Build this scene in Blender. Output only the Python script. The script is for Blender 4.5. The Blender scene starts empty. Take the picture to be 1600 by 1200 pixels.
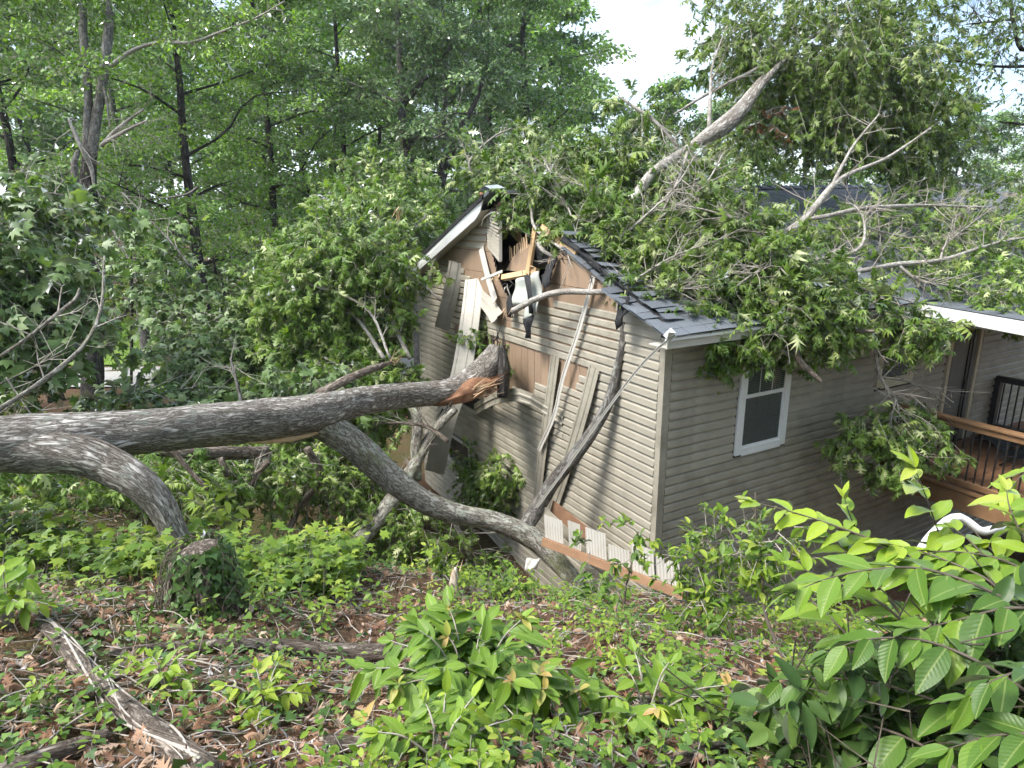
import bpy, bmesh, math, random
import numpy as np
from mathutils import Vector, Matrix
random.seed(11)
RNG = np.random.default_rng(11)
SC = bpy.context.scene
COL = SC.collection
# ------------------------------------------------------------------ camera
F_PX, PITCH, ROLL, YAW = 1019.0, math.radians(14.77), math.radians(-0.33), math.radians(29.52)
cp, sp = math.cos(PITCH), math.sin(PITCH)
FW = np.array([0, cp, -sp]); _u = np.array([0, sp, cp]); _r = np.array([1.0, 0, 0])
RT = math.cos(ROLL) * _r + math.sin(ROLL) * _u
UP = -math.sin(ROLL) * _r + math.cos(ROLL) * _u
cam_d = bpy.data.cameras.new('camera')
cam_d.sensor_width = 36.0
cam_d.lens = 36.0 * F_PX / 1600.0
cam_d.clip_start = 0.05
cam_d.clip_end = 1000
cam = bpy.data.objects.new('camera', cam_d)
COL.objects.link(cam)
cam.matrix_world = Matrix(((RT[0], UP[0], -FW[0], 0), (RT[1], UP[1], -FW[1], 0), (RT[2], UP[2], -FW[2], 0), (0, 0, 0, 1)))
SC.camera = cam
# ------------------------------------------------------------------ world, sun, exposure
SUN_EL, SUN_AZ = math.radians(56), math.radians(-112)     # azimuth from +Y, negative = towards -X
world = bpy.data.worlds.new('World')
SC.world = world
world.use_nodes = True
wn, wl = world.node_tree.nodes, world.node_tree.links
wn.clear()
wo = wn.new('ShaderNodeOutputWorld'); wb = wn.new('ShaderNodeBackground')
sky = wn.new('ShaderNodeTexSky'); sky.sky_type = 'NISHITA'; sky.sun_disc = False
sky.sun_elevation = SUN_EL; sky.sun_rotation = SUN_AZ
sky.dust_density = 2.0; sky.air_density = 1.0
tc = wn.new('ShaderNodeTexCoord'); mp = wn.new('ShaderNodeMapping'); mp.inputs['Scale'].default_value = (1.0, 1.0, 3.2)
nz = wn.new('ShaderNodeTexNoise'); nz.inputs['Scale'].default_value = 2.6; nz.inputs['Detail'].default_value = 5; nz.inputs['Roughness'].default_value = .55
cr = wn.new('ShaderNodeValToRGB'); cr.color_ramp.elements[0].position = .38; cr.color_ramp.elements[1].position = .68
mx = wn.new('ShaderNodeMixRGB')
mx.inputs['Color2'].default_value = (7.2, 8.1, 9.0, 1)
gm = wn.new('ShaderNodeMath'); gm.operation = 'MULTIPLY'; gm.inputs[1].default_value = .88
wl.new(tc.outputs['Generated'], mp.inputs['Vector']); wl.new(mp.outputs['Vector'], nz.inputs['Vector'])
wl.new(nz.outputs['Fac'], cr.inputs['Fac']); wl.new(cr.outputs['Color'], gm.inputs[0]); wl.new(gm.outputs[0], mx.inputs['Fac'])
wl.new(sky.outputs['Color'], mx.inputs['Color1']); wl.new(mx.outputs['Color'], wb.inputs['Color'])
wb.inputs['Strength'].default_value = 0.14
wl.new(wb.outputs[0], wo.inputs[0])
sun_d = bpy.data.lights.new('sun', 'SUN'); sun_d.energy = 2.6; sun_d.angle = math.radians(18); sun_d.color = (1.0, .96, .9)
sun = bpy.data.objects.new('sun', sun_d); COL.objects.link(sun)
sdir = Vector((math.cos(SUN_EL) * math.sin(SUN_AZ), math.cos(SUN_EL) * math.cos(SUN_AZ), math.sin(SUN_EL)))
sun.rotation_euler = sdir.to_track_quat('Z', 'Y').to_euler()
sun.location = (0, 0, 30)
SC.view_settings.view_transform = 'Standard'
SC.view_settings.look = 'None'
SC.view_settings.exposure = 1.22
SC.view_settings.gamma = 1.0
SC.render.engine = 'CYCLES'
SC.cycles.max_bounces = 4
SC.cycles.diffuse_bounces = 2
SC.cycles.glossy_bounces = 2
SC.cycles.transmission_bounces = 3
SC.cycles.transparent_max_bounces = 6
SC.cycles.use_adaptive_sampling = True
SC.cycles.adaptive_threshold = 0.03
SC.cycles.caustics_reflective = False
SC.cycles.caustics_refractive = False

# ------------------------------------------------------------------ geometry of the place
def ray(x, y): return FW + (x - 800) / F_PX * RT - (y - 600) / F_PX * UP
def P(x, y, w): return ray(x, y) * w
CORNER = P(1035, 640, 7.75)
HX = np.array([math.cos(YAW), math.sin(YAW), 0]); HY = np.array([-math.sin(YAW), math.cos(YAW), 0])
def to_house(p):
    d = np.asarray(p) - CORNER
    return np.array([d @ HX, d @ HY, p[2]])
def to_world(h): return np.array([CORNER[0], CORNER[1], 0]) + h[0] * HX + h[1] * HY + np.array([0, 0, h[2]])
def on_x(x, y, v=0.0):
    r = ray(x, y); return to_house(r * ((v + CORNER @ HX) / (r @ HX)))
def on_y(x, y, v=0.0):
    r = ray(x, y); return to_house(r * ((v + CORNER @ HY) / (r @ HY)))
def lump(x, y):
    return (.09 * np.sin(1.7 * x + .6 * y + 1) * np.sin(1.3 * y - .4 * x) + .05 * np.sin(3.9 * x - 2.1 * y) * np.sin(3.1 * y + 1.7 * x + 2)
            + .018 * np.sin(9.3 * x + 4 * y) * np.sin(8.1 * y - 3 * x) + .01 * np.sin(21 * x - 7 * y + 1) * np.sin(19 * y + 9 * x))
def gz(x, y):
    x = np.asarray(x, float); y = np.asarray(y, float)
    a = np.clip(.41 + .036 * (x + .6), .26, .52)
    yc = 6.3 + .25 * np.sin(x * 1.1)
    z = -1.55 - a * (np.clip(y, -1.0, None) - 1.0) - .45 * np.logaddexp(0, (y - yc) / .35) * .35
    fl = -6.05 - .0 * y
    z = fl + .3 * np.logaddexp(0, (z - fl) / .3)
    far = np.clip((y - 45) / 60, 0, 1)
    z = z + .22 * np.clip(-1.0 - y, 0, 22)          # the bank goes on rising behind the viewer
    return z + lump(x, y) * np.clip(1.2 - y / 30, .15, 1) + far * 3.0
def GP(x, y, lift=0.0):
    r = ray(x, y); t = .5
    while t < 80:
        p = r * t
        if p[2] < gz(p[0], p[1]) + lift: break
        t += .02
    return r * t

# ------------------------------------------------------------------ mesh helpers
def tag(o, label, cat, group=None, kind=None):
    if label: o['label'] = label
    if cat: o['category'] = cat
    if group: o['group'] = group
    if kind: o['kind'] = kind
    return o
WORLD_ROOTS = set()       # things whose parts are modelled in place, in world space
def root_at(name, loc, label, cat, group=None):
    o = tag(empty(name, loc), label, cat, group); o.matrix_basis = Matrix.Translation(o.location); WORLD_ROOTS.add(o); return o
def empty(name, loc=(0, 0, 0), rz=0):
    o = bpy.data.objects.new(name, None); COL.objects.link(o)
    o.location = Vector([float(v) for v in loc]); o.rotation_euler = (0, 0, rz); o.empty_display_size = .1
    return o
def link(name, me, mat=None, parent=None):
    o = bpy.data.objects.new(name, me); COL.objects.link(o)
    if mat and not me.materials: me.materials.append(mat)
    if parent is not None:
        o.parent = parent
        if parent in WORLD_ROOTS: o.matrix_parent_inverse = parent.matrix_basis.inverted()
    return o
def mesh_py(name, V, Fc, smooth=False):
    me = bpy.data.meshes.new(name)
    me.from_pydata([tuple(float(c) for c in v) for v in V], [], [tuple(f) for f in Fc])
    if smooth: me.polygons.foreach_set('use_smooth', [True] * len(me.polygons))
    me.update()
    return me
def mk(name, V, Fc, mat, parent=None, smooth=False):
    return link(name, mesh_py(name, V, Fc, smooth), mat, parent)
def mesh_np(name, V, Fc, attrs=None, smooth=False):
    """V (n,3), Fc (m,k) uniform polygons; attrs {name: point floats or vectors}"""
    V = np.ascontiguousarray(V, np.float32); Fc = np.ascontiguousarray(Fc, np.int32)
    me = bpy.data.meshes.new(name); k = Fc.shape[1]
    me.vertices.add(len(V)); me.vertices.foreach_set('co', V.ravel())
    me.loops.add(Fc.size); me.loops.foreach_set('vertex_index', Fc.ravel())
    me.polygons.add(len(Fc)); me.polygons.foreach_set('loop_start', np.arange(0, Fc.size, k, dtype=np.int32))
    if smooth: me.polygons.foreach_set('use_smooth', np.ones(len(Fc), bool))
    for nme, a in (attrs or {}).items():
        a = np.ascontiguousarray(a, np.float32)
        if a.ndim == 1:
            me.attributes.new(nme, 'FLOAT', 'POINT').data.foreach_set('value', a)
        else:
            me.attributes.new(nme, 'FLOAT_VECTOR', 'POINT').data.foreach_set('vector', a.ravel())
    me.update(calc_edges=True)
    return me
class MB:
    """collects boxes and prisms into one mesh"""
    def __init__(s): s.v = []; s.f = []
    def add(s, V, Fc):
        b = len(s.v); s.v += [tuple(map(float, v)) for v in V]; s.f += [tuple(i + b for i in f) for f in Fc]; return s
    def box(s, a, b):
        x0, y0, z0 = a; x1, y1, z1 = b
        return s.add([(x0, y0, z0), (x1, y0, z0), (x1, y1, z0), (x0, y1, z0), (x0, y0, z1), (x1, y0, z1), (x1, y1, z1), (x0, y1, z1)],
                     [(0, 3, 2, 1), (4, 5, 6, 7), (0, 1, 5, 4), (1, 2, 6, 5), (2, 3, 7, 6), (3, 0, 4, 7)])
    def beam(s, p, q, w, h, up=(0, 0, 1)):
        p = np.asarray(p, float); q = np.asarray(q, float); d = q - p; d /= np.linalg.norm(d)
        x = np.cross(d, up); x /= np.linalg.norm(x); z = np.cross(x, d)
        V = [c + x * w / 2 * i + z * h / 2 * j for c in (p, q) for i, j in ((-1, -1), (1, -1), (1, 1), (-1, 1))]
        return s.add(V, [(0, 1, 2, 3), (7, 6, 5, 4), (0, 4, 5, 1), (1, 5, 6, 2), (2, 6, 7, 3), (3, 7, 4, 0)])
    def build(s, name, mat, parent=None, smooth=False): return mk(name, s.v, s.f, mat, parent, smooth)
def bevel(o, w, seg=1):
    m = o.modifiers.new('bevel', 'BEVEL'); m.width = w; m.segments = seg; m.limit_method = 'ANGLE'; return o
def in_poly(pts, x, y):
    c = False; n = len(pts); j = n - 1
    for i in range(n):
        xi, yi = pts[i]; xj, yj = pts[j]
        if (yi > y) != (yj > y) and x < (xj - xi) * (y - yi) / (yj - yi) + xi: c = not c
        j = i
    return c
def catmull(pts, n):
    p = np.asarray(pts, float)
    if len(p) == 2: 
        t = np.linspace(0, 1, n)[:, None]; return p[0] * (1 - t) + p[1] * t
    q = np.vstack([2 * p[0] - p[1], p, 2 * p[-1] - p[-2]])
    L = np.r_[0, np.cumsum(np.linalg.norm(np.diff(p[:, :3], axis=0), axis=1))]
    out = []
    for s in np.linspace(0, L[-1], n):
        i = min(max(np.searchsorted(L, s) - 1, 0), len(p) - 2)
        t = (s - L[i]) / max(L[i + 1] - L[i], 1e-9)
        a, b, c, d = q[i], q[i + 1], q[i + 2], q[i + 3]
        out.append(.5 * ((2 * b) + (-a + c) * t + (2 * a - 5 * b + 4 * c - d) * t * t + (-a + 3 * b - 3 * c + d) * t ** 3))
    return np.array(out)
def tube_arrays(path, rad, sides=8, rough=0.0, seed=0, cap=True):
    """path (n,3), rad (n,): rings; returns V, F(quads), tc"""
    path = np.asarray(path, float); n = len(path)
    T = np.gradient(path, axis=0); T /= np.linalg.norm(T, axis=1)[:, None] + 1e-12
    nrm = np.cross(T[0], [0, 0, 1.0])
    if np.linalg.norm(nrm) < .1: nrm = np.cross(T[0], [1.0, 0, 0])
    nrm /= np.linalg.norm(nrm)
    th = np.arange(sides) * 2 * np.pi / sides
    s = np.r_[0, np.cumsum(np.linalg.norm(np.diff(path, axis=0), axis=1))]
    rg = np.random.default_rng(seed); ph = rg.uniform(0, 6.28, 12)
    V = np.zeros((n, sides, 3)); TC = np.zeros((n, sides, 3))
    for i in range(n):
        nrm = nrm - T[i] * (nrm @ T[i]); nrm /= np.linalg.norm(nrm)
        b = np.cross(T[i], nrm)
        r = np.full(sides, rad[i])
        if rough:
            r = r * (1 + rough * (.5 * np.sin(2 * th + ph[0] + s[i] * 1.3) + .4 * np.sin(3 * th + ph[1] - s[i] * 2.1) + .5 * np.sin(5 * th + ph[2] + 1.5 * np.sin(s[i] * 3 + ph[3]))
                     + .45 * np.sin(11 * th + ph[4] + 1.2 * np.sin(s[i] * 7)) + .4 * np.sin(17 * th + ph[5] + 1.4 * np.sin(s[i] * 5 + ph[6])) + .4 * np.sin(s[i] * 9 + 3 * th + ph[7])))
        V[i] = path[i] + np.outer(np.cos(th) * r, nrm) + np.outer(np.sin(th) * r, b)
        TC[i, :, 0] = np.cos(th) * rad[i]; TC[i, :, 1] = np.sin(th) * rad[i]; TC[i, :, 2] = s[i]
    Fq = []
    for i in range(n - 1):
        for j in range(sides):
            k = (j + 1) % sides
            Fq.append((i * sides + j, i * sides + k, (i + 1) * sides + k, (i + 1) * sides + j))
    V = V.reshape(-1, 3); TC = TC.reshape(-1, 3)
    if cap:
        for i, off in ((0, -.15), (n - 1, .15)):
            c = len(V); V = np.vstack([V, path[i] + T[i] * off * rad[i]]); TC = np.vstack([TC, [0, 0, s[i]]])
            for j in range(0, sides, 2):
                k, l = (j + 1) % sides, (j + 2) % sides
                a = i * sides
                Fq.append((c, a + k, a + j, c)[:0] or ((a + l, a + k, a + j, c) if i == 0 else (a + j, a + k, a + l, c)))
    return V, np.array(Fq), TC
def merge(parts):
    V = []; Fc = []; A = []; b = 0
    for v, f, a in parts:
        V.append(v); Fc.append(np.asarray(f) + b); A.append(a); b += len(v)
    return np.vstack(V), np.vstack(Fc), np.vstack(A)
def tube(name, pts, radii, mat, parent=None, sides=8, n=None, rough=0.0, seed=0):
    n = n or max(4, len(pts) * 4)
    pr = catmull(np.c_[np.asarray(pts, float), np.asarray(radii, float)], n)
    V, Fc, TC = tube_arrays(pr[:, :3], np.maximum(pr[:, 3], .001), sides, rough, seed)
    return link(name, mesh_np(name, V, Fc, {'tc': TC}, True), mat, parent)
def px_path(spec):
    """[(px, py, depth, width_px)] -> points, radii"""
    return [P(a[0], a[1], a[2]) for a in spec], [a[3] * a[2] / F_PX / 2 for a in spec]
def twig_arrays(p0, p1, r0, r1):
    """n straight thin 3-sided twigs"""
    p0 = np.asarray(p0); p1 = np.asarray(p1); n = len(p0)
    d = p1 - p0; L = np.linalg.norm(d, axis=1, keepdims=True); d = d / (L + 1e-9)
    h = np.where(np.abs(d[:, 2:3]) > .9, [[1.0, 0, 0]], [[0, 0, 1.0]])
    x = np.cross(d, h); x /= np.linalg.norm(x, axis=1, keepdims=True); y = np.cross(d, x)
    V = np.zeros((n, 6, 3)); TC = np.zeros((n, 6, 3))
    for k in range(3):
        c, s_ = math.cos(k * 2.094), math.sin(k * 2.094)
        V[:, k] = p0 + (x * c + y * s_) * np.reshape(r0, (-1, 1)); V[:, 3 + k] = p1 + (x * c + y * s_) * np.reshape(r1, (-1, 1))
        TC[:, 3 + k, 2] = L[:, 0]; TC[:, [k, 3 + k], 0] = c * .02; TC[:, [k, 3 + k], 1] = s_ * .02
    base = (np.arange(n) * 6)[:, None, None]
    Fq = np.array([[0, 1, 4, 3], [1, 2, 5, 4], [2, 0, 3, 5]])[None] + base
    return V.reshape(-1, 3), Fq.reshape(-1, 4), TC.reshape(-1, 3)
# leaf templates: (verts, tris), leaf axis +Y, normal +Z, unit length
def T_oak():
    V = [(0, 0, 0), (0, .22, .02), (0, .45, .03), (0, .68, .01), (0, 1, -.1), (.3, .34, -.05), (-.3, .34, -.05), (.42, .62, -.09), (-.42, .62, -.09), (.27, .86, -.09), (-.27, .86, -.09), (.07, .3, 0), (-.07, .3, 0), (.08, .53, 0), (-.08, .53, 0), (.07, .74, -.01), (-.07, .74, -.01)]
    Fc = [(0, 5, 11), (0, 11, 2), (0, 2, 12), (0, 12, 6), (11, 7, 13), (11, 13, 2), (2, 14, 12), (12, 14, 8), (2, 13, 3), (2, 3, 14), (13, 9, 15), (13, 15, 3), (3, 16, 14), (14, 16, 10), (3, 15, 4), (3, 4, 16)]
    return np.array(V, float), np.array(Fc)
def T_oak2():
    V = [(0, 0, 0), (.03, .25, .02), (.26, .3, -.08), (.05, .42, .02), (.40, .56, -.12), (.05, .62, .01), (.24, .84, -.12), (.04, .8, 0), (0, 1.05, -.15), (-.04, .8, 0), (-.2, .88, -.1), (-.05, .62, .01), (-.42, .62, -.06), (-.05, .42, .02), (-.22, .26, -.1), (-.03, .25, .02)]
    Fc = [(0, 2, 1), (1, 2, 3), (3, 4, 5), (5, 6, 7), (7, 8, 9), (9, 10, 11), (11, 12, 13), (13, 14, 15), (15, 14, 0), (0, 1, 15), (1, 3, 13), (1, 13, 15), (3, 5, 11), (3, 11, 13), (5, 7, 9), (5, 9, 11)]
    return np.array(V, float), np.array(Fc)
def T_maple():
    V = [(0, 0, 0), (.2, .12, 0), (.55, .2, -.08), (.3, .38, 0), (.5, .68, -.08), (.14, .62, 0), (0, 1, -.1), (-.14, .62, 0), (-.5, .68, -.08), (-.3, .38, 0), (-.55, .2, -.08), (-.2, .12, 0), (0, .4, .04)]
    Fc = [(12, i, i + 1) for i in range(0, 11)] + [(12, 11, 0)]
    return np.array(V, float), np.array(Fc)
def T_kite():
    return np.array([(0, 0, 0), (.32, .45, -.04), (0, 1, -.08), (-.32, .45, -.04)], float), np.array([(0, 1, 2), (0, 2, 3)])
def T_ivy():
    V = [(0, .08, 0), (.38, 0, -.06), (.45, .3, -.04), (.22, .5, 0), (0, .95, -.08), (-.22, .5, 0), (-.45, .3, -.04), (-.38, 0, -.06)]
    return np.array(V, float), np.array([(0, 1, 2), (0, 2, 3), (0, 3, 4), (0, 4, 5), (0, 5, 6), (0, 6, 7)])
def T_oval():
    V = [(0, 0, 0), (.16, .2, .03), (.25, .5, .02), (.15, .8, -.05), (0, 1, -.14), (-.15, .8, -.05), (-.25, .5, .02), (-.16, .2, .03), (0, .5, -.03)]
    return np.array(V, float), np.array([(8, i, (i + 1) % 8) for i in range(8)])
def leaf_arrays(tmpl, pos, axis, nrm, size, rnd, width=None, curl=None):
    TV, TF = tmpl; n = len(pos); k = len(TV)
    axis = axis / (np.linalg.norm(axis, axis=1, keepdims=True) + 1e-9)
    x = np.cross(axis, nrm); x /= np.linalg.norm(x, axis=1, keepdims=True) + 1e-9
    z = np.cross(x, axis)
    sz = np.reshape(size, (-1, 1, 1)); wd = np.reshape(width if width is not None else np.ones(n), (-1, 1, 1)); cu = np.reshape(curl if curl is not None else np.ones(n), (-1, 1, 1))
    V = pos[:, None, :] + sz * (TV[None, :, 0:1] * wd * x[:, None] + TV[None, :, 1:2] * axis[:, None] + TV[None, :, 2:3] * cu * z[:, None])
    Fc = TF[None] + (np.arange(n) * k)[:, None, None]
    return V.reshape(-1, 3), Fc.reshape(-1, 3), np.repeat(rnd, k)
def unit(v): return v / (np.linalg.norm(v, axis=-1, keepdims=True) + 1e-9)
def rand_dir(n): return unit(RNG.normal(size=(n, 3)))

# ------------------------------------------------------------------ materials
def new_mat(name):
    m = bpy.data.materials.new(name); m.use_nodes = True
    nt = m.node_tree; nt.nodes.clear()
    o = nt.nodes.new('ShaderNodeOutputMaterial'); b = nt.nodes.new('ShaderNodeBsdfPrincipled')
    nt.links.new(b.outputs[0], o.inputs[0])
    return m, nt, b, o
def ramp(nt, stops, fac):
    r = nt.nodes.new('ShaderNodeValToRGB'); e = r.color_ramp.elements
    while len(e) < len(stops): e.new(.5)
    for i, (p, c) in enumerate(stops):
        e[i].position = p; e[i].color = (*c, 1)
    nt.links.new(fac, r.inputs['Fac']); return r.outputs['Color']
def noise_tex(nt, vec, scale, detail=5, rough=.6, dist=0.0):
    t = nt.nodes.new('ShaderNodeTexNoise'); t.inputs['Scale'].default_value = scale; t.inputs['Detail'].default_value = detail
    t.inputs['Roughness'].default_value = rough; t.inputs['Distortion'].default_value = dist
    if vec is not None: nt.links.new(vec, t.inputs['Vector'])
    return t.outputs['Fac']
def coords(nt, kind='Object', scale=(1, 1, 1), attr=None):
    if attr:
        a = nt.nodes.new('ShaderNodeAttribute'); a.attribute_name = attr; src = a.outputs['Vector']
    else:
        a = nt.nodes.new('ShaderNodeTexCoord'); src = a.outputs[kind]
    m = nt.nodes.new('ShaderNodeMapping'); m.inputs['Scale'].default_value = scale
    nt.links.new(src, m.inputs['Vector']); return m.outputs['Vector']
def bump(nt, b, h, strength=.3, dist=.01):
    n = nt.nodes.new('ShaderNodeBump'); n.inputs['Strength'].default_value = strength; n.inputs['Distance'].default_value = dist
    nt.links.new(h, n.inputs['Height']); nt.links.new(n.outputs[0], b.inputs['Normal'])
def mixc(nt, a, b, fac, mode='MIX'):
    m = nt.nodes.new('ShaderNodeMixRGB'); m.blend_type = mode
    for s, v in (('Color1', a), ('Color2', b), ('Fac', fac)):
        if isinstance(v, (int, float)): m.inputs[s].default_value = v
        elif isinstance(v, tuple): m.inputs[s].default_value = (*v, 1)
        else: nt.links.new(v, m.inputs[s])
    return m.outputs['Color']
def obj_random(nt): return nt.nodes.new('ShaderNodeObjectInfo').outputs['Random']
def maprange(nt, v, lo, hi):
    m = nt.nodes.new('ShaderNodeMapRange'); m.inputs['To Min'].default_value = lo; m.inputs['To Max'].default_value = hi
    nt.links.new(v, m.inputs['Value']); return m.outputs['Result']
def surf(name, c1, c2, scale=6.0, rough=.6, bmp=.2, bdist=.01, stretch=(1, 1, 1), detail=6, fine=None, kind='Object', vary=0.0, spec=.4, dirt=None):
    m, nt, b, o = new_mat(name)
    v = coords(nt, kind, stretch)
    n = noise_tex(nt, v, scale, detail, .62)
    col = ramp(nt, [(.32, c1), (.68, c2)], n)
    if dirt:
        d = noise_tex(nt, coords(nt, kind, (1, 1, 1)), dirt[1], 6, .65)
        f = ramp(nt, [(dirt[2], (0, 0, 0)), (dirt[2] + .22, (1, 1, 1))], d)
        col = mixc(nt, col, dirt[0], f)
    if vary:
        h = nt.nodes.new('ShaderNodeHueSaturation'); nt.links.new(col, h.inputs['Color'])
        nt.links.new(maprange(nt, obj_random(nt), 1 - vary, 1 + vary), h.inputs['Value']); col = h.outputs['Color']
    nt.links.new(col, b.inputs['Base Color']); b.inputs['Roughness'].default_value = rough
    b.inputs['Specular IOR Level'].default_value = spec
    if bmp: bump(nt, b, noise_tex(nt, v, fine or scale * 4, 6, .6), bmp, bdist)
    return m
def leaf_mat(name, stops, rough=.42, trans=.35, spec=.5, vary=.12, attr='rnd', veins=False, tboost=(1.25, 1.35, .5)):
    m, nt, b, o = new_mat(name)
    if attr == 'obj': f = obj_random(nt)
    elif attr == 'objcol': f = nt.nodes.new('ShaderNodeObjectInfo').outputs['Color']
    else:
        a = nt.nodes.new('ShaderNodeAttribute'); a.attribute_name = attr; f = a.outputs['Fac']
    col = ramp(nt, stops, f)
    if vary:
        h = nt.nodes.new('ShaderNodeHueSaturation'); nt.links.new(col, h.inputs['Color'])
        nt.links.new(maprange(nt, obj_random(nt), 1 - vary, 1 + vary), h.inputs['Value']); col = h.outputs['Color']
    if veins:
        uv = nt.nodes.new('ShaderNodeAttribute'); uv.attribute_name = 'luv'
        sx = nt.nodes.new('ShaderNodeSeparateXYZ'); nt.links.new(uv.outputs['Vector'], sx.inputs[0])
        ab = nt.nodes.new('ShaderNodeMath'); ab.operation = 'ABSOLUTE'; nt.links.new(sx.outputs['X'], ab.inputs[0])
        k = nt.nodes.new('ShaderNodeMath'); k.operation = 'MULTIPLY_ADD'; k.inputs[1].default_value = -.9
        nt.links.new(ab.outputs[0], k.inputs[0]); nt.links.new(sx.outputs['Y'], k.inputs[2])
        w = nt.nodes.new('ShaderNodeMath'); w.operation = 'MULTIPLY'; w.inputs[1].default_value = 70.0; nt.links.new(k.outputs[0], w.inputs[0])
        s = nt.nodes.new('ShaderNodeMath'); s.operation = 'SINE'; nt.links.new(w.outputs[0], s.inputs[0])
        vn = ramp(nt, [(.55, (0, 0, 0)), (1.0, (1, 1, 1))], maprange(nt, s.outputs[0], 0, 1)) if False else s.outputs[0]
        mid = nt.nodes.new('ShaderNodeMath'); mid.operation = 'LESS_THAN'; mid.inputs[1].default_value = .014; nt.links.new(ab.outputs[0], mid.inputs[0])
        mm = nt.nodes.new('ShaderNodeMath'); mm.operation = 'MULTIPLY'; mm.inputs[1].default_value = .45; nt.links.new(mid.outputs[0], mm.inputs[0]); col = mixc(nt, col, (.36, .44, .14), mm.outputs[0])
        bump(nt, b, vn, .13, .003)
    df = nt.nodes.new('ShaderNodeBsdfDiffuse'); nt.links.new(col, df.inputs['Color'])
    gl = nt.nodes.new('ShaderNodeBsdfGlossy'); gl.inputs['Roughness'].default_value = rough
    if veins:
        nm = b.inputs['Normal'].links[0].from_socket; nt.links.new(nm, df.inputs['Normal']); nt.links.new(nm, gl.inputs['Normal'])
    nt.nodes.remove(b)
    t = nt.nodes.new('ShaderNodeBsdfTranslucent'); tcx = mixc(nt, col, tboost, 1.0, 'MULTIPLY'); nt.links.new(tcx, t.inputs['Color'])
    ms = nt.nodes.new('ShaderNodeMixShader'); ms.inputs[0].default_value = trans
    nt.links.new(df.outputs[0], ms.inputs[1]); nt.links.new(t.outputs[0], ms.inputs[2])
    lw = nt.nodes.new('ShaderNodeFresnel'); lw.inputs['IOR'].default_value = 1.16 + .3 * spec
    m2 = nt.nodes.new('ShaderNodeMixShader'); nt.links.new(lw.outputs[0], m2.inputs[0])
    nt.links.new(ms.outputs[0], m2.inputs[1]); nt.links.new(gl.outputs[0], m2.inputs[2]); nt.links.new(m2.outputs[0], o.inputs[0])
    return m
def bark_mat(name, dark, mid, light, scale=14.0, ridge=4.5, bstr=.9, bdist=.03, lichen=None, moss=None):
    m, nt, b, o = new_mat(name)
    v = coords(nt, attr='tc', scale=(1, 1, 1 / ridge))
    n1 = noise_tex(nt, v, scale, 8, .68, .6)
    n2 = noise_tex(nt, v, scale * 3.2, 6, .7, .8)
    rd = nt.nodes.new('ShaderNodeMath'); rd.operation = 'SUBTRACT'; rd.inputs[1].default_value = .5; nt.links.new(n1, rd.inputs[0])
    ra = nt.nodes.new('ShaderNodeMath'); ra.operation = 'ABSOLUTE'; nt.links.new(rd.outputs[0], ra.inputs[0])
    fis = ramp(nt, [(.0, (0, 0, 0)), (.10, (1, 1, 1))], ra.outputs[0])
    hgt = mixc(nt, mixc(nt, n2, n1, .45), fis, .38)
    col = ramp(nt, [(.29, dark), (.48, mid), (.70, light)], hgt)
    big = noise_tex(nt, coords(nt, attr='tc', scale=(1, 1, .5)), 2.6, 4, .6)
    col = mixc(nt, col, ramp(nt, [(.3, (.62, .58, .53)), (.5, (1, 1, 1)), (.72, (1.22, 1.2, 1.17))], big), 1.0, 'MULTIPLY')
    for spec, sc, lo, hi in ((lichen, 9.0, .55, .66), (moss, 4.0, .52, .66)):
        if spec:
            l = noise_tex(nt, coords(nt, attr='tc', scale=(1, 1, .5)), sc, 8, .72)
            f = ramp(nt, [(lo, (0, 0, 0)), (hi, (1, 1, 1))], l)
            f2 = nt.nodes.new('ShaderNodeMath'); f2.operation = 'MULTIPLY'; f2.inputs[1].default_value = spec[1]; nt.links.new(f, f2.inputs[0])
            col = mixc(nt, col, spec[0], f2.outputs[0])
    nt.links.new(col, b.inputs['Base Color']); b.inputs['Roughness'].default_value = .9; b.inputs['Specular IOR Level'].default_value = .15
    bump(nt, b, hgt, bstr, bdist)
    return m
# ------------------------------------------------------------------ the materials in use
VINYL = surf('vinyl_siding', (.325, .298, .238), (.375, .345, .278), 3.0, .5, .12, .002, (1, 1, 12), 5, 30, vary=.05, dirt=((.215, .197, .152), 1.6, .47))
VINYL_CLEAN = surf('vinyl_loose', (.53, .505, .45), (.59, .565, .51), 3.0, .45, .1, .002, (1, 1, 8), 5, 30, vary=.05, dirt=((.42, .38, .31), 2.0, .6))
VINYL_WHITE = surf('white_vinyl', (.47, .455, .405), (.54, .525, .475), 4.0, .4, .1, .002, dirt=((.52, .5, .42), 3.0, .6))
TAN = surf('tan_sheathing', (.28, .195, .13), (.34, .24, .16), 4.0, .85, .3, .002, (1, 1, .25), 6, 60, vary=.08, dirt=((.22, .145, .09), 2.2, .55))
HOUSEWRAP = surf('tar_paper', (.012, .012, .013), (.03, .03, .032), 8.0, .8, .5, .004)
SHINGLE = surf('asphalt_shingle', (.085, .097, .112), (.15, .165, .18), 60.0, .8, .5, .003, (1, 1, 1), 6, 300, vary=.2, spec=.35)
WHITE = surf('white_paint', (.76, .77, .77), (.82, .82, .81), 5.0, .42, .08, .002, dirt=((.55, .54, .48), 2.5, .62))
GLASS, _nt, _b, _o = new_mat('window_glass')
_b.inputs['Base Color'].default_value = (.02, .028, .03, 1); _b.inputs['Roughness'].default_value = .06; _b.inputs['Specular IOR Level'].default_value = .7
BLIND = surf('blind_slat', (.5, .55, .54), (.58, .62, .6), 5, .6, 0)
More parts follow.
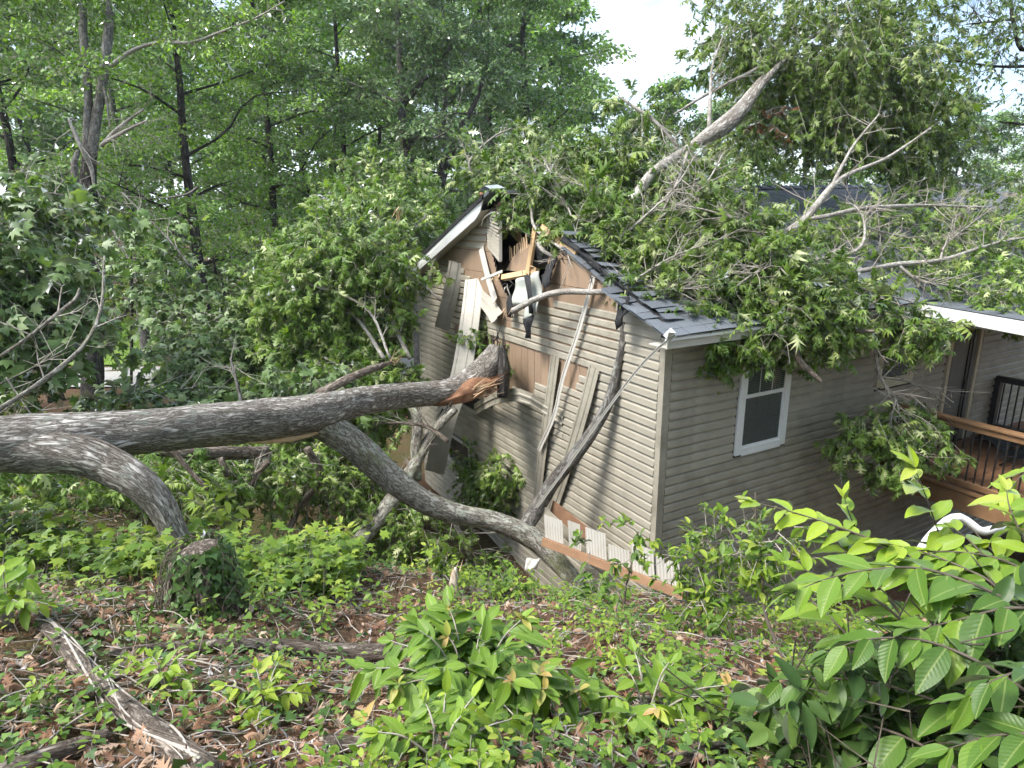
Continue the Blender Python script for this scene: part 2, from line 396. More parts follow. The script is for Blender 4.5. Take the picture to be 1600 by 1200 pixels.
def see_through(name, col, clear, rough):
    m, nt, b, o = new_mat(name); b.inputs['Base Color'].default_value = (*col, 1); b.inputs['Roughness'].default_value = rough; b.inputs['Specular IOR Level'].default_value = .8
    t = nt.nodes.new('ShaderNodeBsdfTransparent'); t.inputs['Color'].default_value = (.88, .95, .94, 1); x = nt.nodes.new('ShaderNodeMixShader'); x.inputs[0].default_value = clear
    nt.links.new(b.outputs[0], x.inputs[1]); nt.links.new(t.outputs[0], x.inputs[2]); nt.links.new(x.outputs[0], o.inputs[0]); return m
PANE = see_through('clear_pane', (.05, .07, .07), .62, .05)
SCREEN = see_through('insect_screen', (.085, .1, .102), .45, .45)
DARK = surf('interior_shade', (.012, .011, .010), (.02, .018, .016), 5, .95, 0)  # near-black colour put in for the darkness indoors
LUMBER = surf('fresh_lumber', (.52, .33, .16), (.66, .45, .25), 5.0, .7, .25, .002, (1, 1, .12), 6, 30, vary=.12)
CEDAR = surf('stained_deck_wood', (.21, .115, .055), (.31, .18, .09), 5.0, .6, .3, .002, (1, 1, 1), 6, 30, vary=.15)
CEDAR_DARK = surf('deck_board_wood', (.16, .082, .042), (.24, .125, .065), 5.0, .65, .3, .002, (1, 1, 1), 6, 30, vary=.18)
BLACK_METAL = surf('black_metal', (.012, .012, .013), (.02, .02, .02), 8, .45, 0)
DOOR_GREY = surf('storm_door', (.12, .125, .12), (.15, .155, .15), 4, .45, .05)
TRIM = surf('cream_trim', (.52, .47, .34), (.58, .53, .4), 5, .5, .05)
BARK = bark_mat('oak_bark', (.10, .082, .066), (.40, .362, .315), (.68, .645, .595), 30.0, 5.0, 1.0, .04, lichen=((.42, .45, .39), .75))
BARK_LICHEN = bark_mat('lichen_bark', (.08, .07, .057), (.29, .27, .23), (.48, .475, .42), 20.0, 3.0, .8, .02, lichen=((.46, .52, .43), .9), moss=((.24, .27, .10), .6))
BARK_PALE = bark_mat('pale_branch_bark', (.16, .14, .12), (.36, .335, .30), (.52, .5, .46), 24.0, 3.0, .5, .006, lichen=((.5, .53, .48), .6))
BARK_DARK = bark_mat('dark_trunk_bark', (.018, .016, .014), (.055, .05, .045), (.12, .112, .10), 12.0, 4.0, .9, .03)
BARK_GREY = bark_mat('grey_trunk_bark', (.06, .055, .05), (.16, .15, .135), (.27, .26, .24), 14.0, 2.5, .7, .02, lichen=((.33, .35, .31), .7))
LOGBARK = bark_mat('weathered_log_bark', (.07, .055, .044), (.22, .18, .145), (.38, .33, .28), 24.0, 4.0, 1.0, .02)
TWIG = surf('twig', (.30, .26, .215), (.48, .44, .39), 20, .85, 0)
TWIG_DARK = surf('dark_twig', (.07, .055, .042), (.14, .115, .09), 20, .85, 0)
RAW = surf('torn_heartwood', (.17, .08, .045), (.34, .18, .095), 9.0, .8, .7, .01, (1, 1, .2), 6, 40, dirt=((.12, .05, .025), 6.0, .5))
RAW_PALE = surf('splintered_wood', (.55, .36, .2), (.7, .53, .35), 9.0, .8, .6, .01, (1, 1, .2), 6, 40)
SOIL = None

# ------------------------------------------------------------------ ground, road, lawn
def ground_material():
    m, nt, b, o = new_mat('forest_floor')
    v = coords(nt, 'Object')
    big = noise_tex(nt, v, .55, 6, .6); mid = noise_tex(nt, v, 7.0, 8, .7); fine = noise_tex(nt, v, 42.0, 6, .7)
    litter = ramp(nt, [(.3, (.045, .028, .018)), (.5, (.14, .082, .05)), (.66, (.25, .155, .1)), (.8, (.35, .25, .17))], fine)
    soil = ramp(nt, [(.35, (.05, .034, .024)), (.65, (.13, .088, .06))], mid)
    col = mixc(nt, soil, litter, .7)
    gr = ramp(nt, [(.46, (0, 0, 0)), (.6, (1, 1, 1))], big)
    green = ramp(nt, [(.35, (.035, .05, .015)), (.7, (.11, .15, .04))], fine)
    g2 = nt.nodes.new('ShaderNodeMath'); g2.operation = 'MULTIPLY'; g2.inputs[1].default_value = .55; nt.links.new(gr, g2.inputs[0])
    col = mixc(nt, col, green, g2.outputs[0])
    nt.links.new(col, b.inputs['Base Color']); b.inputs['Roughness'].default_value = .95; b.inputs['Specular IOR Level'].default_value = .1
    bump(nt, b, mixc(nt, mid, fine, .5), 1.0, .05)
    return m
SOIL = ground_material()
xs = np.unique(np.r_[np.linspace(-220, -30, 20), np.linspace(-30, -8, 30), np.linspace(-8, 9, 190), np.linspace(9, 30, 30), np.linspace(30, 220, 20)])
ys = np.unique(np.r_[np.linspace(-60, -2, 14), np.linspace(-2, 12, 160), np.linspace(12, 40, 50), np.linspace(40, 260, 30)])
GX, GY = np.meshgrid(xs, ys)
V = np.c_[GX.ravel(), GY.ravel(), gz(GX.ravel(), GY.ravel())]
nx = len(xs); ii = np.arange(len(ys) - 1)[:, None] * nx + np.arange(nx - 1)[None]
Fq = np.stack([ii, ii + 1, ii + nx + 1, ii + nx], -1).reshape(-1, 4)
ground = link('ground', mesh_np('ground', V, Fq, None, True), SOIL)
tag(ground, 'leaf-littered wooded bank falling towards the house', None, kind='structure')
def strip_mesh(name, left, right, nseg, mat, lift, kind='structure', label=None):
    l = catmull([(a[0], a[1]) for a in left], nseg); r = catmull([(a[0], a[1]) for a in right], nseg)
    k = 6; Vs = []
    for i in range(nseg):
        for j in range(k + 1):
            p = l[i] * (1 - j / k) + r[i] * j / k; Vs.append((p[0], p[1], float(gz(p[0], p[1])) + lift))
    Fs = [(i * (k + 1) + j, i * (k + 1) + j + 1, (i + 1) * (k + 1) + j + 1, (i + 1) * (k + 1) + j) for i in range(nseg - 1) for j in range(k)]
    o = mk(name, Vs, Fs, mat, None, True); tag(o, label, None, kind=kind); return o
ROADM = surf('pale_asphalt', (.34, .33, .32), (.42, .41, .40), 5, .9, .3, .004, dirt=((.2, .18, .14), .8, .6))
strip_mesh('road', [(-60, 20.8), (-17, 22.6), (-6, 24.0), (8, 25.8), (40, 29)], [(-60, 24.2), (-17, 25.8), (-6, 27.0), (8, 28.8), (40, 32)], 60, ROADM, .05, label='pale asphalt road running behind the trees')
LAWN = surf('lawn', (.13, .22, .03), (.2, .31, .05), 30, .9, .6, .02, dirt=((.09, .15, .03), .6, .55))
strip_mesh('lawn', [(-60, 24.6), (-17, 26.2), (-6, 27.4), (8, 29.2), (40, 32.4)], [(-60, 33), (-17, 35), (-6, 37), (8, 38), (40, 41)], 60, LAWN, .06, label='bright mown lawn strip beyond the road')
# the grass blades at the lawn's edge
n = 26000
gx = RNG.uniform(-30, 6, n); gt = RNG.uniform(0, 1, n)
gy = np.interp(gx, [-60, -17, -6, 8], [24.6, 26.2, 27.4, 29.2]) + gt * 6
pos = np.c_[gx, gy, gz(gx, gy) + .05]
v, f, r = leaf_arrays((np.array([(-.08, 0, 0), (.08, 0, 0), (0, 1, .0)]), np.array([(0, 1, 2)])), pos, np.c_[RNG.normal(0, .35, n), RNG.normal(0, .35, n), np.ones(n)], rand_dir(n), RNG.uniform(.07, .16, n), RNG.random(n))
LAWN_BLADE = leaf_mat('lawn_blade', [(0, (.10, .19, .03)), (1, (.22, .34, .06))], .6, .4)
tag(link('lawn_grass', mesh_np('lawn_grass', v, f, {'rnd': r}), LAWN_BLADE), 'short bright grass beside the road', None, kind='stuff')

# ------------------------------------------------------------------ the house
house = empty('house', (CORNER[0], CORNER[1], 0), YAW)
tag(house, 'beige vinyl-sided house with its gable end crushed by the fallen oak', 'house')
EX = .1215
GW, RIDGE_Y, SLOPE = 7.7, 3.85, .39
EAVE_Z = -1.3
def ridge_z(hx): return .33 + .021 * hx
def roof_z(hx, hy):
    """top surface of the roof deck"""
    rz = ridge_z(hx); e = EAVE_Z + .008 * hx
    t = (hy + .3) / (RIDGE_Y + .3) if hy <= RIDGE_Y else (GW + .3 - hy) / (GW + .3 - RIDGE_Y)
    return e + (rz - e) * t
PXP = lambda L, v=0.0: [tuple(on_x(a, b, v)[1:]) for a, b in L]
HOLE = PXP([(783, 318), (800, 296), (862, 310), (884, 372), (866, 418), (842, 450), (812, 482), (797, 470), (779, 436), (767, 382)])
BARE_U = PXP([(640, 391), (690, 386), (757, 391), (770, 330), (790, 300), (880, 330), (930, 400), (964, 462), (964, 489), (869, 472), (850, 469), (800, 472), (800, 506), (779, 499), (765, 478), (752, 462), (735, 432), (714, 407), (640, 396)])
BARE_L = PXP([(712, 500), (735, 513), (840, 545), (936, 577), (926, 594), (907, 588), (900, 602), (872, 590), (862, 604), (838, 592), (836, 614), (802, 600), (797, 626), (752, 640), (716, 632)])
WINB = (5.30, 6.75, -5.0, -4.45)        # basement window in the gable wall: hy0, hy1, z0, z1
wall_g = mk('gable_wall', [], [], HOUSEWRAP, house)
def cells_mesh(o_mesh, ok, y0, y1, z0, z1, step, x):
    Vs, Fs, idx = [], [], {}
    def vid(i, j):
        if (i, j) not in idx:
            idx[(i, j)] = len(Vs); Vs.append((x, y0 + i * step, z0 + j * step))
        return idx[(i, j)]
    for i in range(int((y1 - y0) / step + .5)):
        for j in range(int((z1 - z0) / step + .5)):
            cy, cz = y0 + (i + .5) * step, z0 + (j + .5) * step
            if ok(cy, cz): Fs.append((vid(i, j), vid(i, j + 1), vid(i + 1, j + 1), vid(i + 1, j)))
    o_mesh.clear_geometry(); o_mesh.from_pydata(Vs, [], Fs); o_mesh.update()
def under_roof(cy, cz, gap=.12): return cz < roof_z(0, cy) - gap
cells_mesh(wall_g.data, lambda a, b: under_roof(a, b, .10) and not in_poly(HOLE, a, b) and not (WINB[0] < a < WINB[1] and WINB[2] < b < WINB[3]), 0.03, 7.68, -6.6, .45, .05, .012)
def plank_mesh(length, jitter=0.0, tilt0=0.0, tilt1=0.0):
    """dutch-lap siding course along +Y from 0 to length, face towards -X, height EX from z=0"""
    prof = [(0.0, EX), (-.002, EX), (-.003, EX * .74), (-.021, EX * .57), (-.027, .004), (-.027, -.004), (-.004, -.002), (0.0, .0)]
    Vs, Fs = [], []; k = len(prof)
    for y, sl in ((0.0, tilt0), (length, tilt1)):
        for px_, pz in prof: Vs.append((px_, y + sl * pz, pz))
    for i in range(k):
        j = (i + 1) % k; Fs.append((i, j, k + j, k + i))
    Fs.append(tuple(range(k - 1, -1, -1))); Fs.append(tuple(range(k, 2 * k)))
    return mesh_py('siding_plank', Vs, Fs)
def runs(ok, a, b, step=.02):
    out = []; st = None; y = a
    while y <= b + 1e-6:
        if ok(y):
            if st is None: st = y
        elif st is not None:
            out.append((st, y - step)); st = None
        y += step
    if st is not None: out.append((st, b))
    return [r for r in out if r[1] - r[0] > .08]
nc = int((.4 + 6.55) / EX)
for k in range(nc):
    z0 = -6.55 + k * EX; zc = z0 + EX * .5
    okf = lambda y: (zc + .02 < roof_z(0, y) - .13 and not in_poly(BARE_U, y, zc) and not in_poly(BARE_L, y, zc) and not in_poly(HOLE, y, zc)
                     and not (WINB[0] - .05 < y < WINB[1] + .05 and WINB[2] - .06 < z0 + EX and z0 < WINB[3] + .05))
    for (a, b) in runs(okf, .075, GW - .06):
        cuts = [a]; c = a + ((k * 1.7) % 3.66)
        while c < b - .3:
            if c > a + .3: cuts.append(c)
            c += 3.66
        cuts.append(b)
        for s, e in zip(cuts[:-1], cuts[1:]):
            near_bare = z0 > -3.6
            o = link('siding_plank', plank_mesh(e - s - .002, 0, random.uniform(-.2, .2) if near_bare else 0, random.uniform(-.2, .2) if near_bare else 0), VINYL, wall_g)
            hit = max(0.0, 1 - abs((s + e) / 2 - 3.6) / 2.6) * max(0.0, 1 - abs(z0 + 2.7) / 1.5)
            o.location = (random.uniform(-.003, .001) - .02 * hit * random.random(), s, z0 + random.uniform(-.0015, .0015)); o.rotation_euler = (random.uniform(-.0012, .0012) * (1 + 6 * hit), random.uniform(-.12, .12) * hit, random.uniform(-.01, .01) * hit)
# sheathing boards that show where the siding is torn off
def board_cells(name, y0, y1, z0, z1, x, mat, ok, step=.04):
    Vs, Fs, idx = [], [], {}
    ny = max(1, round((y1 - y0) / step)); nz_ = max(1, round((z1 - z0) / step))
    dy, dz = (y1 - y0) / ny, (z1 - z0) / nz_
    def vid(i, j):
        if (i, j) not in idx: idx[(i, j)] = len(Vs); Vs.append((x, y0 + i * dy, z0 + j * dz))
        return idx[(i, j)]
    for i in range(ny):
        for j in range(nz_):
            if ok(y0 + (i + .5) * dy, z0 + (j + .5) * dz): Fs.append((vid(i, j), vid(i, j + 1), vid(i + 1, j + 1), vid(i + 1, j)))
    if len(Fs) < 3: return
    o = mk(name, Vs, Fs, mat, wall_g); s = o.modifiers.new('thick', 'SOLIDIFY'); s.thickness = .008; s.offset = 1
    o.location = (random.uniform(-.002, .002), 0, 0)
okb = lambda y, z: under_roof(y, z, .11) and not in_poly(HOLE, y, z)
for j in range(6):
    za = -1.72 + j * .36
    for (ya, yb) in ((.9, 3.2), (3.21, 5.4), (5.41, 7.6)):
        board_cells('sheathing_board', ya, yb, za, za + .352, -.001, TAN, okb)
for i in range(26):
    ya = 1.3 + i * .2
    board_cells('sheathing_board', ya, ya + .193, -3.35, -1.73, -.001, TAN, okb, .1)
# corner posts
MB().box((-.022, -.022, -6.5), (.0, .07, -1.42)).box((.0, -.022, -6.5), (.085, .0, -1.42)).build('corner_post', VINYL, house)
MB().box((-.022, GW - .07, -6.5), (.0, GW + .02, -1.42)).build('corner_post', VINYL, house)
MB().box((.0, GW - .02, -6.6), (14, GW, -1.3)).build('rear_wall', HOUSEWRAP, house)
MB().box((14, 0, -6.6), (14.1, GW, .4)).build('end_wall', VINYL, house)
# the long wall
wall_s = mk('side_wall', [(0.02, .012, -6.6), (14, .012, -6.6), (14, .012, -1.25), (0.02, .012, -1.25)], [(0, 1, 2, 3)], HOUSEWRAP, house)
W1 = (1.30, 2.21, -3.08, -1.56); W2 = (4.24, 5.13, -2.57, -1.56); DR = (6.14, 7.12, -3.9, -1.68)
nc = int((6.55 - 1.40) / EX)
for k in range(nc):
    z0 = -6.55 + k * EX
    okf = lambda x: not any(w[0] - .045 < x < w[1] + .045 and w[2] - .05 < z0 + EX and z0 < w[3] + .04 for w in (W1, W2, DR))
    for (a, b) in runs(okf, .09, 13.9, .01):
        cuts = [a]; c = .9 + ((k * 1.43) % 3.66)
        while c < b - .3:
            if c > a + .3: cuts.append(c)
            c += 3.66
        cuts.append(b)
        for s, e in zip(cuts[:-1], cuts[1:]):
            o = link('siding_plank', plank_mesh(e - s - .003), VINYL, wall_s)
            o.location = (e, random.uniform(-.0025, .0025), z0); o.rotation_euler = (0, 0, math.pi / 2)
def window(name, w, mat=WHITE, grid=True):
    x0, x1, z0, z1 = w; fr = .075
    root = MB().box((x0 - .03, -.045, z0 - .03), (x0 + fr, .0, z1 + .03)).box((x1 - fr, -.045, z0 - .03), (x1 + .03, .0, z1 + .03)) \
        .box((x0 + fr, -.045, z0 - .03), (x1 - fr, .0, z0 + fr * .8)).box((x0 + fr, -.045, z1 - fr * .8), (x1 - fr, .0, z1 + .03)).build(name, mat, house)
    bevel(root, .006)
    zm = (z0 + z1) / 2
    MB().box((x0 + fr, -.05, z0 - .045), (x1 - fr, -.0455, z0 - .005)).build('sill', mat, root)
    for nm, a, b, yy in (('upper_sash', zm, z1 - fr * .8, -.028), ('lower_sash', z0 + fr * .8, zm, -.014)):
        g = .028
        MB().box((x0 + fr, yy - .012, a), (x0 + fr + g, yy, b)).box((x1 - fr - g, yy - .012, a), (x1 - fr, yy, b)) \
            .box((x0 + fr + g, yy - .012, a), (x1 - fr - g, yy, a + g)).box((x0 + fr + g, yy - .012, b - g), (x1 - fr - g, yy, b)).build(nm, mat, root)
        MB().box((x0 + fr + g, yy - .004, a + g), (x1 - fr - g, yy - .001, b - g)).build('pane', PANE if nm == 'upper_sash' else SCREEN, root)
        if grid:
            m = MB()
            for i in (1, 2):
                x = x0 + fr + g + (x1 - x0 - 2 * fr - 2 * g) * i / 3; m.box((x - .006, yy - .008, a + g), (x + .006, yy - .0042, b - g))
            zq = (a + b) / 2
            if nm == 'lower_sash': m.v = [(v_[0], v_[1] + .012, v_[2]) for v_ in m.v]
            m.box((x0 + fr + g, yy - .0075, zq - .006), (x1 - fr - g, yy - .0045, zq + .006))
            m.build('muntin', BLIND, root) if nm == 'upper_sash' else m.build('muntin', SCREEN, root)
    if grid:
        for i in range(50):
            zz = z0 + .1 + i * .028
            if zz < z1 - .1: MB().add([(x0 + fr, .002, zz), (x1 - fr, .002, zz), (x1 - fr, -.008, zz + .02), (x0 + fr, -.008, zz + .02)], [(0, 1, 2, 3)]).build('blind_slat', BLIND, root)
    return root
window('window', W1)
w2 = window('window', W2, TRIM, False)
# door with storm door and jambs
d = MB().box((DR[0] + .07, -.012, DR[2]), (DR[1] - .07, .0, DR[3])).build('door', DOOR_GREY, house)
MB().box((DR[0], -.04, DR[2]), (DR[0] + .085, .0, DR[3] + .08)).box((DR[1] - .085, -.04, DR[2]), (DR[1], .0, DR[3] + .08)).box((DR[0] + .085, -.04, DR[3]), (DR[1] - .085, .0, DR[3] + .08)).build('jamb', TRIM, d)
xm = DR[0] + .62
MB().box((xm, -.03, DR[2]), (xm + .035, -.0125, DR[3])).box((xm + .1, -.03, DR[2]), (xm + .125, -.0125, DR[3])).build('storm_door_edge', BLACK_METAL, d)
MB().box((xm - .02, -.06, -2.95), (xm + .03, -.031, -2.80)).build('handle', BLACK_METAL, d)
MB().box((DR[0] + .16, -.0165, DR[2] + .2), (xm - .09, -.0125, DR[3] - .15)).build('panel', DOOR_GREY, d)
# basement window in the gable wall
bw = MB().box((-.04, WINB[0] - .03, WINB[2] - .05), (.0, WINB[1] + .03, WINB[2] + .03)).box((-.035, WINB[0] - .03, WINB[3] - .02), (.0, WINB[1] + .03, WINB[3] + .03)) \
    .box((-.035, WINB[0] - .03, WINB[2] + .03), (.0, WINB[0] + .03, WINB[3] - .02)).box((-.035, WINB[1] - .03, WINB[2] + .03), (.0, WINB[1] + .03, WINB[3] - .02)) \
    .box((-.03, 6.25, WINB[2] + .03), (.0, 6.31, WINB[3] - .02)).build('basement_window', VINYL_CLEAN, house)
MB().box((.004, WINB[0], WINB[2]), (.008, 6.28, WINB[3])).build('pane', GLASS, bw); MB().box((.004, 6.282, WINB[2]), (.008, WINB[1], WINB[3])).build('pane', GLASS, bw)

# ---- roof
def slope_z(hx, hy, lift=0.0):
    z = roof_z(hx, hy)
    if hy <= RIDGE_Y:      # dent where the trunk top struck
        z -= .34 * math.exp(-((hx - .9) / 1.0) ** 2 - ((hy - 2.9) / 1.0) ** 2) + .10 * math.exp(-((hx - .0) / .5) ** 2 - ((hy - 1.0) / .9) ** 2)
    return z + lift
def roof_hole(hx, hy):
    return (hx < 1.15 + .25 * math.sin(hy * 9) and 2.05 + .15 * math.sin(hx * 8) < hy < 3.82 and hx > -.4) or (hx < .02 and .9 < hy < 3.83)
RX0, RX1, st = -.28, 14.3, .12
Vs, Fs, idx = [], [], {}
ys_r = list(np.linspace(-.3, RIDGE_Y, 36)); nxr = int((RX1 - RX0) / .2)
def vid(i, j):
    if (i, j) not in idx:
        hx = RX0 + (RX1 - RX0) * i / nxr; idx[(i, j)] = len(Vs); Vs.append((hx, ys_r[j], slope_z(hx, ys_r[j])))
    return idx[(i, j)]
for i in range(nxr):
    for j in range(35):
        hx = RX0 + (RX1 - RX0) * (i + .5) / nxr; hy = (ys_r[j] + ys_r[j + 1]) / 2
        if not roof_hole(hx, hy): Fs.append((vid(i, j), vid(i + 1, j), vid(i + 1, j + 1), vid(i, j + 1)))
roof = mk('roof', Vs, Fs, SHINGLE, house)
sd = roof.modifiers.new('thick', 'SOLIDIFY'); sd.thickness = .03; sd.offset = -1
# rear slope, seen edge-on over the gable
rb = mk('rear_roof_slope', [(RX0, RIDGE_Y, .33), (RX1, RIDGE_Y, ridge_z(14)), (RX1, GW + .3, EAVE_Z + .1), (RX0, GW + .3, EAVE_Z)], [(0, 1, 2, 3)], SHINGLE, house)
sd = rb.modifiers.new('thick', 'SOLIDIFY'); sd.thickness = .045; sd.offset = -1
def shingle_mesh(seed):
    rg = random.Random(seed); m = MB(); x = 0.0
    for t in range(3):
        wd = .333; d0 = .0 if rg.random() < .55 else .012; h = .005 if d0 == 0 else .0035
        drop = -.004 - rg.random() * .006
        m.add([(x + .003, drop, 0), (x + wd - .003, drop, 0), (x + wd - .003, .155, .001), (x + .003, .155, .001), (x + .003, drop, h), (x + wd - .003, drop, h), (x + wd - .003, .155, .003), (x + .003, .155, .003)],
              [(0, 3, 2, 1), (4, 5, 6, 7), (0, 1, 5, 4), (1, 2, 6, 5), (3, 0, 4, 7)])
        x += wd
    me = mesh_py('shingle', m.v, m.f); me.materials.append(SHINGLE); return me
SH = [shingle_mesh(i) for i in range(6)]
def place_shingles():
    slope_len = math.hypot(RIDGE_Y + .3, ridge_z(5) - EAVE_Z); nrow = int(slope_len / .143); cnt = 0; rest = MB()
    spots = []
    for r in range(nrow):
        hy = -.335 + (RIDGE_Y + .30) * r / nrow
        x = RX0 - .03 - (r * .37) % 1.0
        while x < 14.2:
            if x > RX0 - .6: spots.append((max(x, RX0 - .03), hy))
            x += 1.0
    spots = [s for s in spots if not roof_hole(s[0] + .5, s[1] + .07) and not roof_hole(s[0] + .15, s[1] + .07)]
    spots.sort(key=lambda s: s[0] * .8 + s[1] * 1.1)
    for n_, (x, hy) in enumerate(spots):
        z = slope_z(x + .5, hy); dzdy = (slope_z(x + .5, hy + .1) - slope_z(x + .5, hy - .0)) / .1; dzdx = slope_z(x + 1, hy) - slope_z(x, hy)
        if n_ < 290:
            o = link('shingle', SH[n_ % 6], None, roof); o.location = (x, hy, slope_z(x, hy) + .004)
            o.rotation_euler = Matrix(((1, 0, 0), (0, 1, 0), (0, 0, 1))).to_euler()
            ex = Vector((1, 0, dzdx)).normalized(); ey = Vector((0, 1, dzdy)).normalized(); ez = ex.cross(ey).normalized(); ey = ez.cross(ex)
            o.rotation_euler = Matrix((ex, ey, ez)).transposed().to_euler()
        else:
            me = SH[n_ % 6]; th = math.atan(dzdy); z_ = slope_z(x, hy) + .004
            rest.add([(x + v.co.x, hy + v.co.y * math.cos(th) - v.co.z * math.sin(th), z_ + v.co.y * math.sin(th) + v.co.z * math.cos(th) + dzdx * v.co.x) for v in me.vertices], [tuple(p.vertices) for p in me.polygons])
    o = rest.build('shingles_far', SHINGLE, roof); o['kind'] = 'stuff'
place_shingles()
for i in range(42):       # ridge caps
    x = 1.0 + i * .32
    if x < 14.1:
        z = ridge_z(x) + .02
        mk('ridge_cap', [(x, RIDGE_Y - .15, z - .05), (x + .33, RIDGE_Y - .15, z - .058), (x + .33, RIDGE_Y, z + .008), (x, RIDGE_Y, z + .018), (x, RIDGE_Y + .15, z - .05), (x + .33, RIDGE_Y + .15, z - .058)], [(0, 1, 2, 3), (3, 2, 5, 4)], SHINGLE, roof)
# bent ridge flashing over the torn gable peak
RF = surf('ridge_flashing', (.28, .32, .36), (.36, .40, .44), 6, .4, .1)
mk('ridge_flashing', [(-.33, 3.7, .35), (-.1, 3.62, .36), (-.1, 3.86, .42), (-.33, 3.88, .40), (-.3, 4.1, .33), (-.1, 4.08, .34)], [(0, 1, 2, 3), (3, 2, 5, 4)], RF, roof)
# left rake: white fascia, soffit, roof edge
ya, yb = 4.02, GW + .3
def rk(y): return roof_z(-.28, y) - .03
rake = mk('rake_fascia', [(-.29, ya, rk(ya) - .02), (-.29, yb, rk(yb) - .02), (-.285, yb, rk(yb) - .21), (-.27, ya + .15, rk(ya) - .22), (-.30, ya + .5, rk(ya + .5) - .03), (-.262, ya + .35, rk(ya + .35) - .21), (-.30, ya + .2, rk(ya + .2) - .01)],
          [(0, 6, 5, 3), (6, 4, 5), (4, 1, 2, 5)], WHITE, house)
s_ = rake.modifiers.new('thick', 'SOLIDIFY'); s_.thickness = .02; s_.offset = -1
so = mk('rake_soffit', [(-.262, ya + .15, rk(ya) - .21), (-.262, yb, rk(yb) - .20), (.02, yb, rk(yb) - .18), (.02, ya + .05, rk(ya) - .15)], [(0, 1, 2, 3)], VINYL_CLEAN, house)
mk('drip_edge', [(-.315, ya - .02, rk(ya) + .035), (-.315, yb, rk(yb) + .035), (-.315, yb, rk(yb) - .03), (-.315, ya - .02, rk(ya) - .03)], [(0, 1, 2, 3)], HOUSEWRAP, house).modifiers.new('t', 'SOLIDIFY').thickness = .025
# eave: fascia, soffit and gutter on the long side
MB().box((-.26, -.30, EAVE_Z - .17), (4.6, -.28, EAVE_Z - .035)).build('eave_fascia', VINYL_CLEAN, house)
MB().box((-.26, -.279, EAVE_Z - .165), (4.6, .0, EAVE_Z - .15)).build('eave_soffit', VINYL_CLEAN, house)
MB().box((-.30, -.325, EAVE_Z - .075), (4.6, -.301, EAVE_Z - .045)).build('drip_edge', WHITE, house)
MB().box((9.6, -.30, EAVE_Z - .1), (14.2, -.28, EAVE_Z + .06)).build('eave_fascia', WHITE, house)
# crumpled flashing at the corner of the eave
q = [on_x(1036, 524, -.3), on_x(1048, 512, -.31), on_x(1056, 520, -.33), on_x(1042, 530, -.35), on_x(1045, 519, -.40)]
mk('crumpled_flashing', q, [(0, 1, 4), (1, 2, 4), (2, 3, 4), (3, 0, 4)], WHITE, house)
# attic floor and an added panel, near-black to stand in for interior darkness
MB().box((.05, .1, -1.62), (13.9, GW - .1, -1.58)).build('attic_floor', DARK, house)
MB().box((2.4, 2.0, -1.575), (2.44, GW - 2.0, -.55)).build('attic_shade_panel', DARK, house)
# porch roof over the deck
def pz(hy): return -1.285 + .055 * hy
mk('porch_roof', [(4.55, -.10, pz(-.1)), (9.7, -.10, pz(-.1)), (9.7, -2.75, pz(-2.75)), (4.55, -2.75, pz(-2.75))], [(0, 3, 2, 1)], HOUSEWRAP, house).modifiers.new('t', 'SOLIDIFY').thickness = .03
for r in range(18):
    for c in range(6):
        x = 4.52 + c * 1.0 - (r * .37) % .5
        if x < 4.5: x = 4.52
        if x > 8.8: continue
        hy = -2.78 + r * .15
        o = link('shingle', SH[(r + c) % 6], None, house); o.location = (x, hy, pz(hy) + .004); o.rotation_euler = (math.atan(.055), 0, 0)
MB().add([(4.53, -.05, pz(0) - .17), (4.53, -2.75, pz(-2.75) - .20), (4.53, -2.75, pz(-2.75) - .012), (4.53, -.05, pz(0) - .008), (4.56, -.05, pz(0) - .17), (4.56, -2.75, pz(-2.75) - .20), (4.56, -2.75, pz(-2.75) - .012), (4.56, -.05, pz(0) - .008)],
         [(0, 3, 2, 1), (4, 5, 6, 7), (0, 1, 5, 4), (1, 2, 6, 5), (2, 3, 7, 6), (3, 0, 4, 7)]).build('porch_fascia', WHITE, house)
MB().box((4.57, -2.74, -1.56), (9.7, -.02, -1.545)).build('porch_ceiling', VINYL, house)
MB().box((4.57, -2.77, -1.64), (9.7, -2.745, -1.45)).build('porch_beam', WHITE, house)

# ---- torn-open gable: louvre vent, timbers, flaps of paper, peeled siding
def quad_sheet(name, pts, mat, parent, nu=8, nv=4, wave=.02, thick=.004, seed=0, freq=3):
    """four house-space corners -> a rumpled sheet"""
    a, b, c, d = [np.asarray(p, float) for p in pts]; rg = np.random.default_rng(seed); ph = rg.uniform(0, 6, 4)
    nrm = np.cross(b - a, d - a); nrm /= np.linalg.norm(nrm); Vs = []
    for i in range(nu + 1):
        for j in range(nv + 1):
            u, v_ = i / nu, j / nv
            p = a * (1 - u) * (1 - v_) + b * u * (1 - v_) + c * u * v_ + d * (1 - u) * v_
            Vs.append(p + nrm * wave * (math.sin(u * freq * 3 + v_ * freq + ph[0]) + .6 * math.sin(v_ * freq * 2.2 - u * 2 + ph[1])))
    Fs = [(i * (nv + 1) + j, i * (nv + 1) + j + 1, (i + 1) * (nv + 1) + j + 1, (i + 1) * (nv + 1) + j) for i in range(nu) for j in range(nv)]
    o = mk(name, Vs, Fs, mat, parent, True)
    if thick: o.modifiers.new('t', 'SOLIDIFY').thickness = thick
    return o
HPT = lambda x, y, v: on_x(x, y, v)
STRIP = surf('peeled_vinyl', (.40, .372, .312), (.47, .44, .375), 3.0, .45, .1, .002, (1, 1, 8), 5, 30, vary=.05, dirt=((.30, .27, .21), 2.4, .58))
